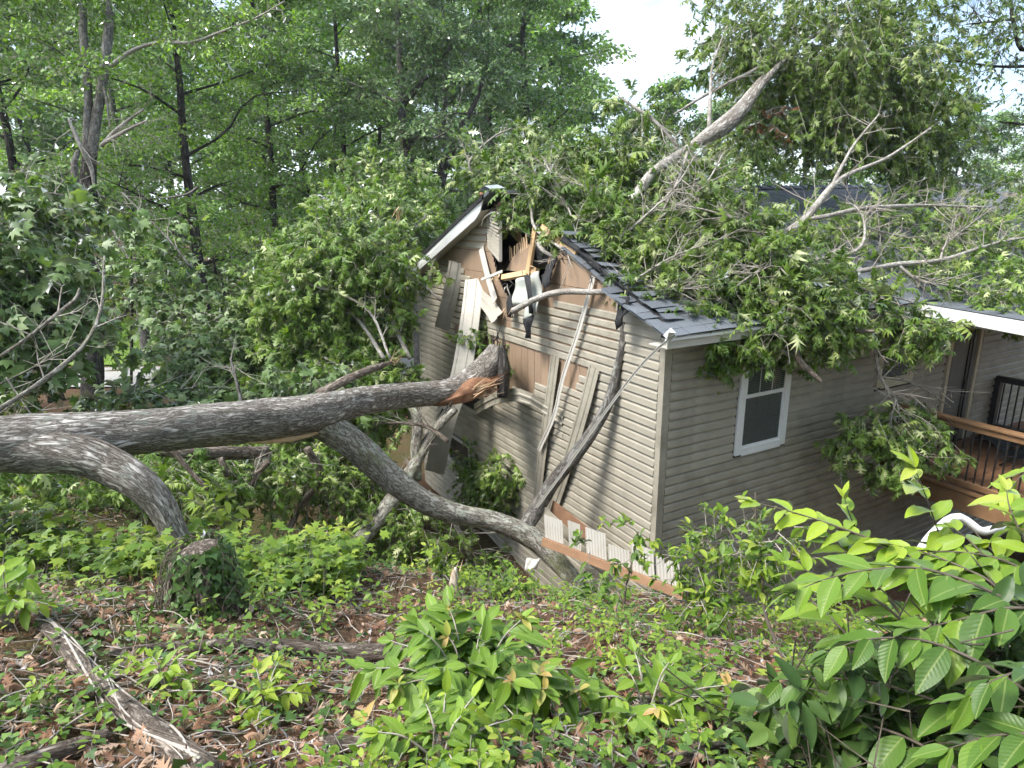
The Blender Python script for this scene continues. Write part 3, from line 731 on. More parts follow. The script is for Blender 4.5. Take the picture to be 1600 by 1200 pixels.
def strip_panel(name, spec, width, mat, parent=house, side=None, seg=16, lip=.018, laps=2, twist=0.0, turn=0.0):
    """loose length of double-lap siding along a pixel path [(px,py,offset from wall)], width in metres"""
    c = catmull([HPT(*s) for s in spec], seg); T = np.gradient(c, axis=0); T /= np.linalg.norm(T, axis=1)[:, None]
    prof = []
    for l in range(laps):
        w0, w1 = l / laps, (l + 1) / laps
        prof += [(w0, 0.0), (w0 + .62 / laps, .006), (w0 + .72 / laps, .016), (w1 - .02, .018), (w1 - .01, .004)]
    prof.append((1.0, 0)); Vs = []; k = len(prof)
    for i in range(seg):
        out = np.array([-1.0, 0, 0]); tw = turn + twist * i / seg
        sd_ = np.cross(T[i], out); sd_ /= np.linalg.norm(sd_); n_ = np.cross(sd_, T[i])
        s2 = sd_ * math.cos(tw) + n_ * math.sin(tw); n2 = n_ * math.cos(tw) - sd_ * math.sin(tw)
        for a, h in prof: Vs.append(c[i] + s2 * (a - .5) * width + n2 * h * (1 if n2[0] < 0 else -1))
    Fs = [(i * k + j, i * k + j + 1, (i + 1) * k + j + 1, (i + 1) * k + j) for i in range(seg - 1) for j in range(k - 1)]
    o = mk(name, Vs, Fs, mat, parent); o.modifiers.new('t', 'SOLIDIFY').thickness = .003
    return o
strip_panel('peeled_siding', [(714, 410, -.06), (706, 450, -.14), (690, 514, -.24)], .30, STRIP, turn=.75)
strip_panel('peeled_siding', [(741, 436, -.05), (734, 500, -.3), (719, 590, -.6), (697, 655, -.85), (679, 738, -1.0)], .36, STRIP, seg=24, twist=.2, turn=.7)
strip_panel('peeled_siding', [(748, 462, -.05), (764, 478, -.09), (777, 497, -.16)], .26, STRIP, twist=.3, turn=.3)
strip_panel('peeled_siding', [(868, 556, -.05), (858, 630, -.10), (846, 720, -.08), (838, 800, -.05)], .20, VINYL)
strip_panel('peeled_siding', [(929, 574, -.05), (912, 640, -.10), (888, 720, -.10), (862, 800, -.06)], .215, VINYL)
strip_panel('buckled_siding', [(742, 640, -.05), (775, 622, -.34), (815, 618, -.34), (850, 636, -.12), (880, 655, -.03)], .21, VINYL, laps=2)
strip_panel('peeled_siding', [(752, 388, -.04), (762, 430, -.07), (774, 470, -.12)], .16, VINYL_CLEAN, laps=1)
strip_panel('trim_strip', [(928, 432, -.05), (905, 515, -.09), (880, 590, -.12), (866, 650, -.13), (842, 704, -.14)], .065, VINYL_CLEAN, laps=1)
# louvre vent knocked out of the gable
vent = empty('gable_vent', (0, 0, 0)); vent.parent = house
A, B, Cc, D = HPT(763, 330, -.05), HPT(782, 334, -.16), HPT(782, 408, -.18), HPT(764, 386, -.06)
A, B, Cc, D = [np.asarray(t) for t in (A, B, Cc, D)]
fr = MB()
for p_, q_ in ((A, B), (B, Cc), (Cc, D), (D, A)): fr.beam(p_, q_, .03, .045, (-1, .3, 0))
fr.build('vent_frame', VINYL_WHITE, vent)
for i in range(12):
    t = (i + .6) / 12.5; p0 = A * (1 - t) + D * t; p1 = B * (1 - t) + Cc * t
    MB().add([p0, p1, p1 + np.array([-.035, 0, -.03]), p0 + np.array([-.035, 0, -.03])], [(0, 1, 2, 3)]).build('louvre', VINYL, vent).modifiers.new('t', 'SOLIDIFY').thickness = .004
mk('vent_backing', [A + [.03, 0, 0], B + [.03, 0, 0], Cc + [.03, 0, 0], D + [.03, 0, 0]], [(0, 1, 2, 3)], DARK, vent)
def timber(name, a, b, w, h, mat=LUMBER, par=house):
    o = MB().beam(a, b, w, h, (.3, .2, 1) if abs(a[2] - b[2]) < .4 else (1, 0, 0)).build(name, mat, par); bevel(o, .004); return o
timber('broken_stud', HPT(837, 356, -.02), HPT(825, 428, -.1), .10, .05)
timber('broken_plate', HPT(786, 434, -.20), HPT(840, 424, -.02), .09, .085)
timber('snapped_rafter', HPT(846, 356, .05), HPT(900, 398, -.02), .05, .12)
timber('snapped_rafter', HPT(822, 385, .3), HPT(792, 350, .5), .05, .12)
timber('broken_stud', HPT(868, 375, .1), HPT(858, 418, .05), .06, .045)
timber('snapped_rafter', HPT(752, 330, -.03), HPT(752, 302, -.12), .06, .07, RAW)
mk('torn_sheathing', [HPT(792, 422, .0), HPT(802, 402, .02), HPT(822, 380, .05), HPT(832, 384, .04), HPT(829, 422, .0), HPT(806, 424, -.02)], [(0, 1, 2, 3, 4, 5)], TAN, house).modifiers.new('t', 'SOLIDIFY').thickness = .012
m = MB()
for i in range(9):
    x = 797 + i * 3.4; m.beam(HPT(x, 408 - i * 2.5, .02), HPT(x + random.uniform(-3, 1), 388 - i * 2.5 + random.uniform(-4, 4), .04), .02, .012, (1, .1, 0))
m.build('splintered_sheathing_edge', RAW_PALE, house)
FLAP = surf('white_underlay', (.46, .48, .43), (.54, .56, .5), 5, .6, .2)
quad_sheet('housewrap_flap', [HPT(806, 438, -.2), HPT(844, 424, -.12), HPT(842, 468, -.2), HPT(803, 478, -.28)], FLAP, house, 10, 8, .035, .004, 1)
quad_sheet('housewrap_flap', [HPT(822, 470, -.22), HPT(843, 464, -.2), HPT(838, 490, -.26), HPT(818, 500, -.3)], FLAP, house, 6, 6, .02, .004, 2)
quad_sheet('tar_paper_flap', [HPT(842, 430, -.12), HPT(872, 396, -.05), HPT(864, 430, -.14), HPT(850, 455, -.22)], HOUSEWRAP, house, 8, 6, .03, .004, 3)
quad_sheet('tar_paper_flap', [HPT(818, 498, -.3), HPT(832, 492, -.3), HPT(830, 530, -.3), HPT(819, 528, -.3)], HOUSEWRAP, house, 6, 4, .02, .004, 4)
quad_sheet('tar_paper_flap', [HPT(820, 430, -.27), HPT(827, 430, -.27), HPT(834, 490, -.33), HPT(826, 490, -.33)], HOUSEWRAP, house, 8, 2, .012, .004, 5)
quad_sheet('tar_paper_flap', [HPT(793, 462, -.1), HPT(801, 460, -.1), HPT(800, 497, -.16), HPT(792, 495, -.16)], HOUSEWRAP, house, 6, 3, .015, .004, 6)
quad_sheet('tar_paper_flap', [HPT(836, 372, .2), HPT(868, 372, .15), HPT(862, 412, .1), HPT(842, 412, .1)], HOUSEWRAP, house, 6, 4, .03, .004, 7)
quad_sheet('tar_paper_flap', [HPT(962, 466, -.2), HPT(985, 462, -.2), HPT(980, 488, -.26), HPT(966, 516, -.26)], HOUSEWRAP, house, 8, 4, .03, .004, 8)
timber('aluminium_trim', HPT(752, 437, -.30), HPT(785, 424, -.22), .02, .05, VINYL_WHITE)
# torn shingle edge hanging over the gable
rg_ = random.Random(4)
for i in range(15):
    t = i / 14; x, y = 884 + 156 * t, 366 + 134 * t + 3 * math.sin(i * 1.3)
    p = HPT(x, y, -.14 + rg_.uniform(0, .1))
    o = link('torn_shingle', SH[i % 6], None, house); o.location = p; o.rotation_euler = (math.atan(SLOPE) + rg_.uniform(-.05, .04), rg_.uniform(.0, .12), rg_.uniform(-.05, .05)); o.scale = (rg_.uniform(.25, .4), rg_.uniform(.7, 1.0), .7)
# drooping tar paper under the torn roof edge
quad_sheet('torn_underlayment', [HPT(880, 366, -.04), HPT(1046, 506, -.06), HPT(1045, 513, -.07), HPT(876, 376, -.05)], HOUSEWRAP, house, 20, 3, .025, .006, 9, 6)

# ------------------------------------------------------------------ the deck
deck = empty('deck', to_world((4.75, 0, -3.92)), YAW)
tag(deck, 'cedar-brown wooden deck with black balusters behind the side wall', 'deck')
DZ = 0.0; DL, DWd = 4.4, 2.2      # local: x 0..DL, y 0..-DWd, deck top at z=0
for i in range(15):
    o = MB().box((.0 if i else -.02, -.02 - i * .147 - .141, -.032), (DL, -.02 - i * .147, 0)).build('floor_board', CEDAR_DARK, deck); o.location.z = random.uniform(-.002, .002)
for z_, nm, h, y_ in ((1.0, 'top_rail', .04, 0), (.1, 'bottom_rail', .08, 0), (.93, 'upper_rail', .08, 0)):
    bevel(MB().box((-.06 if nm == 'top_rail' else -.03, -DWd + .05, z_ - h / 2), (.09 if nm == 'top_rail' else .05, -.03, z_ + h / 2)).build(nm, CEDAR, deck), .006)
for i in range(19):
    y = -.12 - i * .108
    if y > -DWd + .12: MB().box((.0, y - .009, .06), (.019, y + .009, .96)).build('baluster', BLACK_METAL, deck)
for (x, y, h) in ((-.05, -DWd, 1.06), (DL - .1, -DWd, 1.06)):
    bevel(MB().box((x, y - .07, -2.4), (x + .14, y + .07, h)).build('post', CEDAR, deck), .008)
bevel(MB().box((.6, -DWd - .07, -2.4), (.74, -DWd + .07, -.26)).build('post', CEDAR, deck), .008)
for nm, x0 in (('rim_joist', -.06),):
    MB().box((x0, -DWd - .02, -.30), (x0 + .04, 0, -.035)).build(nm, CEDAR, deck)
MB().box((-.02, -DWd - .06, -.30), (DL, -DWd - .02, -.035)).build('rim_joist', CEDAR, deck)
MB().box((-.09, -DWd + .0, -.01), (-.021, 0, .028)).build('edge_board', CEDAR, deck)
# far railing by the steps
for z_ in (1.0, .12): MB().box((3.1, -.75, z_ - .05), (3.2, -.02, z_ + .05)).build('stair_rail', BLACK_METAL, deck)
for y in (-.05, -.75): MB().box((3.09, y - .06, 0), (3.21, y + .06, 1.02)).build('stair_post', CEDAR if y < -.1 else BLACK_METAL, deck)
for i in range(5): MB().box((3.14, -.17 - i * .11, .15), (3.16, -.15 - i * .11, .97)).build('baluster', BLACK_METAL, deck)
# a folded chair frame and a bundle on the deck
ch = empty('folding_chair', to_world((6.2, -1.0, -3.92)), YAW); tag(ch, 'dark folding camp chair collapsed on the deck floor', 'chair')
for a, b in (((0, 0, .02), (.7, -.35, .35)), ((.1, -.4, .02), (.8, .05, .3)), ((.7, -.35, .35), (.8, .05, .3))): MB().beam(a, b, .022, .022).build('frame_tube', BLACK_METAL, ch)
quad_sheet('fabric_seat', [(.15, -.1, .12), (.6, -.3, .26), (.75, 0, .24), (.25, .15, .1)], surf('navy_canvas', (.02, .028, .035), (.035, .045, .055), 9, .8, .2), ch, 6, 5, .03, .006, 12)
bn = quad_sheet('tarp', [to_world((6.9, -.75, -3.86)), to_world((7.7, -.7, -3.86)), to_world((7.7, -.2, -3.75)), to_world((6.9, -.2, -3.8))], surf('dark_tarp', (.02, .022, .026), (.04, .042, .048), 9, .7, .3), None, 12, 9, .06, .006, 13)
tag(bn, 'crumpled dark tarp lying on the deck near the stair rail', 'tarp')
# white downspout elbow standing in front of the deck
dsp = [P(1436, 862, 6.0), P(1452, 840, 6.0), P(1466, 826, 6.0), P(1482, 812, 6.0), P(1500, 808, 6.0), P(1516, 818, 6.0), P(1534, 830, 6.0), P(1556, 826, 6.1), P(1620, 812, 6.6), P(1700, 800, 7.2)]
ds = tube('downspout', dsp, [.037] * 10, WHITE, None, 12, 50)
tag(ds, 'white bent downspout elbow showing between the leaves below the deck', 'downspout')
# ------------------------------------------------------------------ foliage builders
OAK = leaf_mat('oak_leaf', [(0, (0.081, 0.157, 0.025)), (.35, (0.155, 0.263, 0.043)), (.7, (0.253, 0.370, 0.072)), (.84, (0.333, 0.437, 0.102)), (.88, (0.460, 0.538, 0.230)), (1, (0.575, 0.627, 0.323))], .38, .4, .6)
OAK_PALE = leaf_mat('oak_leaf_underside', [(0, (.11, .16, .07)), (.5, (.19, .25, .12)), (1, (.30, .35, .20))], .5, .3, .4)
MAPLE = leaf_mat('maple_leaf', [(0, (.09, .165, .055)), (.5, (.19, .29, .10)), (.86, (.30, .40, .18)), (1, (.46, .54, .34))], .5, .38, .4)
BROWNLEAF = leaf_mat('withered_leaf', [(0, (.14, .05, .02)), (.6, (.26, .11, .05)), (1, (.34, .2, .1))], .8, .3, .2)
def sprays(blobs, per=12, leaf=.115, droop=.5, outw=.8, tm=None, L=(.22, .5), flat=.6, pale=.14):
    """blobs: (px, py, depth, rx, ry, rz, n). leafy shoots through the volume, denser near its skin -> leaf arrays, twig arrays"""
    tm2 = T_oak2() if tm is None else None; tm = tm or T_oak(); Lf = []; Tw = []
    for (bx, by, w, rx, ry, rz, n) in blobs:
        c = P(bx, by, w); u = rand_dir(n); rr = RNG.random(n) ** (1 / 2.2)
        lobes = 1 + .22 * np.sin(u[:, 0] * 5 + bx) * np.sin(u[:, 2] * 4 + by) + .12 * np.sin(u[:, 1] * 9 + u[:, 2] * 8)
        q = c + u * (rr * lobes)[:, None] * [rx, ry, rz]
        d = unit(u * outw + RNG.normal(0, .55, (n, 3)) + [0, 0, -droop])
        ln = RNG.uniform(*L, n); q1 = q + d * ln[:, None] + np.c_[np.zeros(n), np.zeros(n), -.18 * droop * ln]
        Tw.append(twig_arrays(q, q1, np.full(n, .0045), np.full(n, .002)))
        t = RNG.beta(1.6, 1.0, (n, per)); pos = q[:, None] * (1 - t[..., None]) + q1[:, None] * t[..., None]
        ax = unit(d[:, None] * .75 + RNG.normal(0, .6, (n, per, 3)) + [0, 0, -.35 * droop])
        nr = unit(RNG.normal(0, flat, (n, per, 3)) + [0, 0, 1] + u[:, None] * .35)
        sz = leaf * RNG.uniform(.65, 1.3, (n, per))
        tone = np.clip(RNG.normal(.45, .22, (n, 1)) + RNG.normal(0, .14, (n, per)), 0, 1)
        Lf.append((pos.reshape(-1, 3), ax.reshape(-1, 3), nr.reshape(-1, 3), sz.ravel(), tone.ravel()))
    A = [np.concatenate([l[i] for l in Lf]) for i in range(5)]; N = len(A[0])
    A[3] = A[3] * np.exp(RNG.normal(0, .22, N))
    flip = RNG.random(N) < pale; A[4] = np.where(flip, RNG.uniform(.86, 1.0, N), A[4] * .85)
    pick = RNG.random(N) < (.5 if tm2 is not None else 2); out = []
    for t_, m_ in ((tm, pick), (tm2, ~pick)):
        if m_.any(): out.append(leaf_arrays(t_, *[q[m_] for q in A], width=RNG.uniform(.6, 1.15, m_.sum()), curl=RNG.uniform(.2, 3.6, m_.sum())))
    v = np.vstack([q[0] for q in out]); r = np.concatenate([q[2] for q in out]); f = np.vstack([out[0][1]] + [q[1] + len(out[0][0]) for q in out[1:]])
    return (v, f, r), merge(Tw)
def foliage(name, blobs, mat, parent, twig=TWIG, **k):
    (v, f, r), tw = sprays(blobs, **k)
    o = link(name, mesh_np(name, v, f, {'rnd': r}), mat, parent)
    t = link('twigs', mesh_np('twigs', tw[0], tw[1], {'tc': tw[2]}), twig, parent); t['kind'] = 'stuff'; o['kind'] = 'stuff'
    return o
def limb(name, spec, mat, parent, sides=8, rough=.0, seed=0, n=None):
    p, r = px_path(spec); return tube(name, p, r, mat, parent, sides, n or max(6, len(spec) * 5), rough, seed)
def side_twigs(name, specs, mat, parent, per=7, L=(.25, .7), seed=3, up=.25):
    """forked bare twigs leaving the branches in specs"""
    rg = np.random.default_rng(seed); parts = []
    for spec in specs:
        p, r = px_path(spec); pr = catmull(np.c_[np.array(p), r], 40)
        for _ in range(per):
            i = int(rg.integers(6, 39)); a = pr[i, :3]; T = unit(pr[min(i + 1, 39), :3] - pr[i - 1, :3])
            d = unit(T * .8 + rg.normal(0, .6, 3) + [0, 0, up]); l = rg.uniform(*L); r0 = min(pr[i, 3] * .5, .009)
            mid = a + d * l * .5 + rg.normal(0, .04, 3); e = mid + unit(d + rg.normal(0, .4, 3)) * l * .5
            P0 = [a, mid]; P1 = [mid, e]; R0 = [r0, r0 * .7]; R1 = [r0 * .7, .0015]
            for _k in range(int(rg.integers(2, 5))):
                s = mid if rg.random() < .5 else a * .3 + mid * .7; P0.append(s); P1.append(s + unit(d + rg.normal(0, .8, 3)) * l * rg.uniform(.25, .5)); R0.append(r0 * .5); R1.append(.0012)
            parts.append(twig_arrays(np.array(P0), np.array(P1), np.array(R0), np.array(R1)))
    v, f, a = merge(parts); o = link(name, mesh_np(name, v, f, {'tc': a}), mat, parent); o['kind'] = 'stuff'; return o

# ------------------------------------------------------------------ the fallen oak
oak = root_at('fallen_oak', P(200, 780, 5.7), 'huge grey-barked fallen oak trunk lying from the bank into the gable wall', 'tree')
TRUNK = [(-330, 716, 4.6, 112), (-150, 708, 4.95, 104), (0, 694, 5.3, 86), (110, 684, 5.6, 78), (220, 674, 5.95, 70), (320, 664, 6.35, 67), (420, 656, 6.9, 64), (490, 646, 7.4, 57), (550, 630, 8.0, 46), (620, 619, 8.8, 40), (690, 613, 9.5, 39), (728, 600, 9.9, 41), (760, 573, 10.2, 41), (776, 547, 10.35, 30)]
limb('trunk', TRUNK, BARK, oak, 40, .045, 4, 150)
LOWER = [(-60, 700, 5.2, 66), (40, 704, 5.35, 66), (122, 710, 5.45, 62), (170, 727, 5.5, 57), (212, 751, 5.5, 52), (246, 784, 5.55, 44), (268, 822, 5.6, 38), (286, 862, 5.65, 34), (300, 900, 5.7, 30)]
limb('lower_limb', LOWER, BARK, oak, 32, .045, 5, 70)
FORK = [(440, 646, 7.2, 44), (490, 656, 7.5, 50), (530, 678, 7.75, 48), (572, 712, 8.0, 45), (612, 748, 8.2, 42), (660, 782, 8.4, 36), (712, 802, 8.6, 32), (770, 814, 8.75, 31), (826, 838, 8.8, 33), (862, 868, 8.75, 31), (892, 902, 8.7, 28), (922, 940, 8.65, 25), (955, 985, 8.6, 21)]
limb('forked_limb', FORK, BARK_LICHEN, oak, 28, .04, 6, 110)
LEAN = [(812, 836, 8.85, 21.8), (836, 800, 8.95, 25.2), (862, 756, 8.95, 22.7), (898, 712, 8.75, 21.8), (925, 676, 8.6, 18.5), (952, 626, 8.42, 16.8), (964, 576, 8.3, 12.6), (974, 530, 8.2, 12.6), (972, 492, 8.2, 10.9), (958, 462, 8.4, 9.2), (948, 436, 8.6, 7.6), (968, 412, 8.7, 6.7), (986, 392, 8.8, 5.0), (1012, 358, 8.9, 3.4)]
limb('leaning_limb', LEAN, BARK_GREY, oak, 14, .05, 7, 80)
# torn heartwood and splinters under the broken end, at the fork's far side and at the trunk's left end
def splinters(name, at, direction, n, ln, r, mat, parent, seed=0, spread=.35):
    rg = np.random.default_rng(seed); d = unit(np.asarray(direction, float)); V = []; Fc = []
    for i in range(n):
        p = np.asarray(at) + rg.normal(0, r, 3); e = p + unit(d + rg.normal(0, spread, 3)) * ln * rg.uniform(.4, 1.2); w = r * rg.uniform(.12, .3)
        x = unit(np.cross(d, rg.normal(size=3))); y = np.cross(d, x); b = len(V)
        V += [p + x * w, p - x * w * .5 + y * w, p - x * w * .5 - y * w, e]; Fc += [(b, b + 1, b + 3), (b + 1, b + 2, b + 3), (b + 2, b, b + 3), (b + 2, b + 1, b)]
    return mk(name, V, Fc, mat, parent)
rp, rr = px_path([(676, 630, 9.3, 8), (700, 624, 9.4, 18), (730, 613, 9.65, 24), (752, 601, 9.85, 22), (774, 598, 10.0, 10)])
tube('torn_heartwood', rp, rr, RAW, oak, 24, 40, .22, 9)
splinters('splinters', P(766, 600, 9.9), unit(P(782, 600, 10) - P(740, 610, 9.7)), 30, .35, .07, RAW, oak, 2)
splinters('splinters', P(735, 612, 9.65), unit(P(790, 590, 10) - P(740, 610, 9.7)), 24, .5, .05, RAW_PALE, oak, 21, .2)
splinters('splinters', P(700, 630, 9.4), unit(P(700, 690, 9.4) - P(740, 630, 9.6)), 10, .22, .05, BARK_DARK, oak, 22, .4)
splinters('splinters', P(776, 540, 10.3), [.1, .2, 1], 18, .3, .07, BARK_DARK, oak, 3)
tube('bark_slab', *px_path([(784, 540, 10.2, 10), (788, 575, 10.1, 18), (784, 620, 9.95, 16)]), BARK_DARK, oak, 8, 12, .2, 3)
tube('torn_underside', *px_path([(380, 690, 6.65, 5), (430, 688, 6.95, 9), (480, 680, 7.3, 8), (500, 674, 7.45, 4)]), RAW_PALE, oak, 8, 12, .2, 5)
# other limbs under and behind the trunk
BACK = [[(560, 850, 8.9, 26), (600, 800, 9.3, 28), (640, 740, 9.8, 22), (668, 690, 10.3, 17), (690, 660, 10.6, 14), (712, 640, 10.8, 10)],
        [(652, 750, 9.9, 16), (650, 700, 10.1, 17), (652, 655, 10.3, 15), (640, 632, 10.4, 10)],
        [(700, 800, 9.4, 10), (720, 835, 9.4, 9), (735, 870, 9.4, 7)],
        [(700, 690, 9.9, 8), (670, 668, 10, 7), (640, 662, 10.0, 5), (600, 660, 10.0, 4), (575, 650, 10, 3)],
        [(420, 720, 8.0, 9), (400, 745, 8.0, 9), (385, 775, 8.0, 7)],
        [(480, 700, 8.6, 12), (500, 745, 8.8, 13), (470, 790, 8.8, 11), (450, 830, 8.6, 9)],
        [(240, 705, 7.4, 16), (330, 708, 7.8, 22), (420, 706, 8.4, 18)],
        [(268, 700, 7.0, 9), (290, 728, 7.0, 8), (325, 765, 7.0, 7)], [(345, 715, 7.6, 10), (356, 745, 7.6, 9)]]
for i, s in enumerate(BACK): limb('under_branch', s, BARK_LICHEN if i < 3 else LOGBARK, oak, 10, .05, 20 + i)
side_twigs('under_twigs', BACK[:6], TWIG, oak, 9, (.3, .9), 5)
limb('snapped_branch', [(498, 616, 8.0, 14), (548, 590, 8.3, 13), (588, 574, 8.6, 11), (612, 566, 8.8, 5)], LOGBARK, oak, 10, .06, 31)
splinters('splinters', P(612, 566, 8.8), [.6, .2, .3], 10, .25, .02, RAW_PALE, oak, 6)
# crown crushed beside the gable
LEFT = [(540, 420, 11.4, 1.2, 1.0, 1.0, 560), (470, 470, 11.8, 1.0, .9, .9, 380), (600, 350, 14.2, 1.2, .8, .6, 330), (650, 325, 15.2, .8, .6, .45, 160), (560, 335, 13.2, .9, .6, .5, 200), (560, 500, 11.4, .7, .6, .8, 230), (510, 545, 11.6, .9, .8, .7, 220), (430, 560, 12.2, .9, .8, .7, 220), (590, 270, 15.5, .8, .6, .4, 100), (640, 275, 15.5, .6, .5, .35, 70), (600, 470, 12.0, .35, .35, .7, 90), (600, 590, 10.8, .4, .3, .3, 80), (420, 620, 11.0, .9, .7, .5, 160), (560, 610, 10.5, .7, .5, .4, 120)]
foliage('crown', LEFT, OAK, oak, per=11, leaf=.165, droop=.55)
LB = [[(600, 560, 10.5, 7), (560, 500, 11, 6), (500, 440, 11.4, 4), (450, 420, 11.6, 2)], [(640, 560, 10.8, 8), (600, 470, 11.3, 6), (590, 400, 11.6, 4), (580, 340, 12, 2)], [(560, 590, 10.5, 6), (510, 560, 11, 5), (450, 545, 11.5, 3)], [(690, 470, 11.4, 4), (640, 430, 11.7, 4), (560, 390, 11.9, 2)], [(610, 560, 10.3, 5), (570, 480, 10.6, 4), (470, 440, 10.7, 2)]]
for i, s in enumerate(LB): limb('crown_branch', s, BARK_PALE, oak, 6, 0, i)
side_twigs('crown_twigs', LB, TWIG, oak, 10, (.3, .9), 8)
# dark leaf sprays trapped below the trunk and against the gable
LOW = [(560, 760, 9.6, .8, .6, .6, 120), (480, 740, 9.4, .8, .6, .5, 100), (640, 830, 9.3, .5, .4, .4, 70), (400, 730, 8.6, .8, .5, .4, 80), (330, 740, 8.0, .6, .4, .35, 60), (720, 880, 9.0, .45, .35, .3, 60), (190, 780, 7.2, 1.0, .6, .3, 110), (60, 745, 7.0, .9, .5, .3, 120), (-40, 740, 6.6, .7, .4, .35, 80), (250, 760, 7.4, .7, .4, .3, 70), (540, 690, 10.2, .6, .5, .5, 110), (570, 650, 10.6, .45, .4, .35, 60), (450, 690, 9.6, .8, .5, .35, 110), (330, 690, 8.8, .9, .5, .3, 110)]
foliage('shaded_foliage', LOW, OAK, oak, per=11, leaf=.125, droop=.7)
def wall_pt(x, y, off): return to_world(on_x(x, y, off))
wb = []
for (x, y, a, b, n) in ((730, 725, .18, .45, 26), (762, 745, .35, .3, 40), (790, 740, .3, .35, 36), (780, 790, .3, .2, 26), (745, 770, .15, .25, 14), (745, 520, .15, .2, 12), (775, 555, .1, .25, 10)):
    p = wall_pt(x, y, -.2); w_ = p @ FW; wb.append((x, y, w_, .12 + a * .5, .14, b, n * 2))
foliage('wall_foliage', wb, OAK, oak, per=10, leaf=.12, droop=.9, L=(.15, .35))

# ------------------------------------------------------------------ the broken treetop on the roof
top = root_at('broken_treetop', P(1100, 420, 8.9), 'leafy broken oak top with pale bare branches lying across the shingle roof', 'tree')
TB = [
 [(905, 392, 9.1, 18), (935, 368, 9.2, 20), (985, 318, 9.6, 17), (1020, 270, 10.0, 15), (1075, 232, 10.3, 14), (1108, 206, 10.5, 15), (1150, 170, 10.8, 12), (1190, 124, 11.2, 9), (1224, 92, 11.5, 7), (1262, 62, 11.8, 6), (1330, 25, 12.2, 4)],
 [(1068, 238, 10.1, 8), (1096, 220, 10.2, 14), (1130, 200, 10.3, 22), (1156, 176, 10.5, 21), (1180, 145, 10.7, 15), (1206, 114, 10.95, 10), (1238, 82, 11.3, 5)],
 [(930, 400, 9.0, 14), (968, 362, 9.2, 16), (1000, 340, 9.4, 13), (1040, 322, 9.6, 10), (1080, 310, 9.9, 6)],
 [(1213, 389, 9.2, 14), (1234, 362, 9.4, 14), (1259, 341, 9.6, 12), (1302, 289, 10.0, 9), (1329, 271, 10.2, 7), (1381, 249, 10.5, 5), (1416, 227, 10.7, 4), (1455, 200, 11, 2)],
 [(1302, 286, 10.0, 6), (1318, 255, 10.2, 5), (1336, 224, 10.3, 4), (1374, 178, 10.5, 2)],
 [(1258, 343, 9.6, 7), (1290, 338, 9.6, 7), (1340, 327, 9.9, 7), (1385, 323, 10.1, 6), (1447, 321, 10.5, 5), (1540, 324, 11.0, 3)],
 [(1215, 388, 9.2, 6), (1250, 400, 9.1, 6), (1300, 405, 9.1, 7), (1345, 385, 9.3, 5), (1350, 345, 9.5, 3), (1335, 320, 9.7, 2)],
 [(1262, 418, 9.0, 7), (1316, 427, 9.1, 8), (1403, 413, 9.5, 8), (1469, 407, 9.8, 7), (1526, 389, 10.2, 5), (1574, 376, 10.6, 4), (1640, 366, 11, 3)],
 [(1274, 420, 8.9, 6), (1316, 459, 8.8, 5), (1358, 500, 8.75, 6), (1364, 527, 8.75, 5), (1376, 589, 8.8, 5), (1398, 621, 8.9, 3.5), (1406, 650, 8.9, 2.5)],
 [(1376, 589, 8.8, 4), (1430, 600, 9, 3), (1485, 636, 9.2, 2)],
 [(1400, 625, 8.9, 3), (1392, 660, 8.85, 2.5), (1398, 700, 8.85, 1.5)],
 [(1403, 414, 9.5, 5), (1440, 440, 9.4, 4), (1500, 450, 9.4, 3), (1530, 478, 9.3, 2)],
 [(1469, 407, 9.8, 4), (1480, 380, 10, 3), (1530, 340, 10.2, 2)],
 [(802, 486, 9.5, 10), (840, 466, 9.1, 10), (880, 456, 8.75, 10), (940, 456, 8.4, 9), (1000, 446, 8.3, 8), (1050, 438, 8.5, 6), (1110, 430, 8.8, 4)],
 [(798, 262, 10.6, 3), (820, 290, 10.1, 4), (830, 316, 9.8, 4), (836, 356, 9.6, 5), (884, 393, 9.0, 5), (920, 426, 8.7, 6), (950, 458, 8.4, 6)],
 [(905, 410, 9.0, 6), (860, 398, 9.4, 6), (842, 384, 9.6, 6), (846, 372, 9.7, 4)],
 [(1053, 179, 10.6, 3), (1110, 144, 10.9, 5), (1180, 109, 11.2, 5), (1219, 88, 11.4, 4), (1276, 85, 11.8, 2)],
 [(966, 150, 10.4, 3), (992, 168, 10.3, 5), (1022, 188, 10.2, 5), (1060, 230, 10.2, 6)],
 [(1108, 200, 10.5, 7), (1110, 144, 10.7, 5), (1114, 100, 10.9, 3), (1140, 30, 11.2, 2)],
 [(1196, 177, 11.4, 6), (1220, 168, 11.5, 5), (1270, 175, 11.7, 3)],
 [(740, 280, 11.6, 3), (735, 250, 11.5, 4), (770, 215, 11.4, 3), (800, 200, 11.4, 2)],
 [(795, 240, 11.4, 10), (820, 258, 11.2, 12), (850, 258, 11.2, 9)],
 [(1005, 365, 8.8, 6), (1045, 330, 8.9, 4), (1100, 290, 9.2, 3), (1130, 240, 9.4, 2)],
 [(1060, 500, 8.0, 3), (1030, 470, 8.0, 3), (985, 440, 8.1, 2)],
 [(1375, 330, 11.5, 4), (1430, 300, 11.7, 3), (1500, 290, 12, 2)], [(1330, 345, 9.9, 4), (1370, 360, 9.8, 3), (1420, 372, 9.9, 2)], [(1300, 440, 8.9, 5), (1350, 452, 8.9, 4), (1420, 470, 9.0, 2)],
]
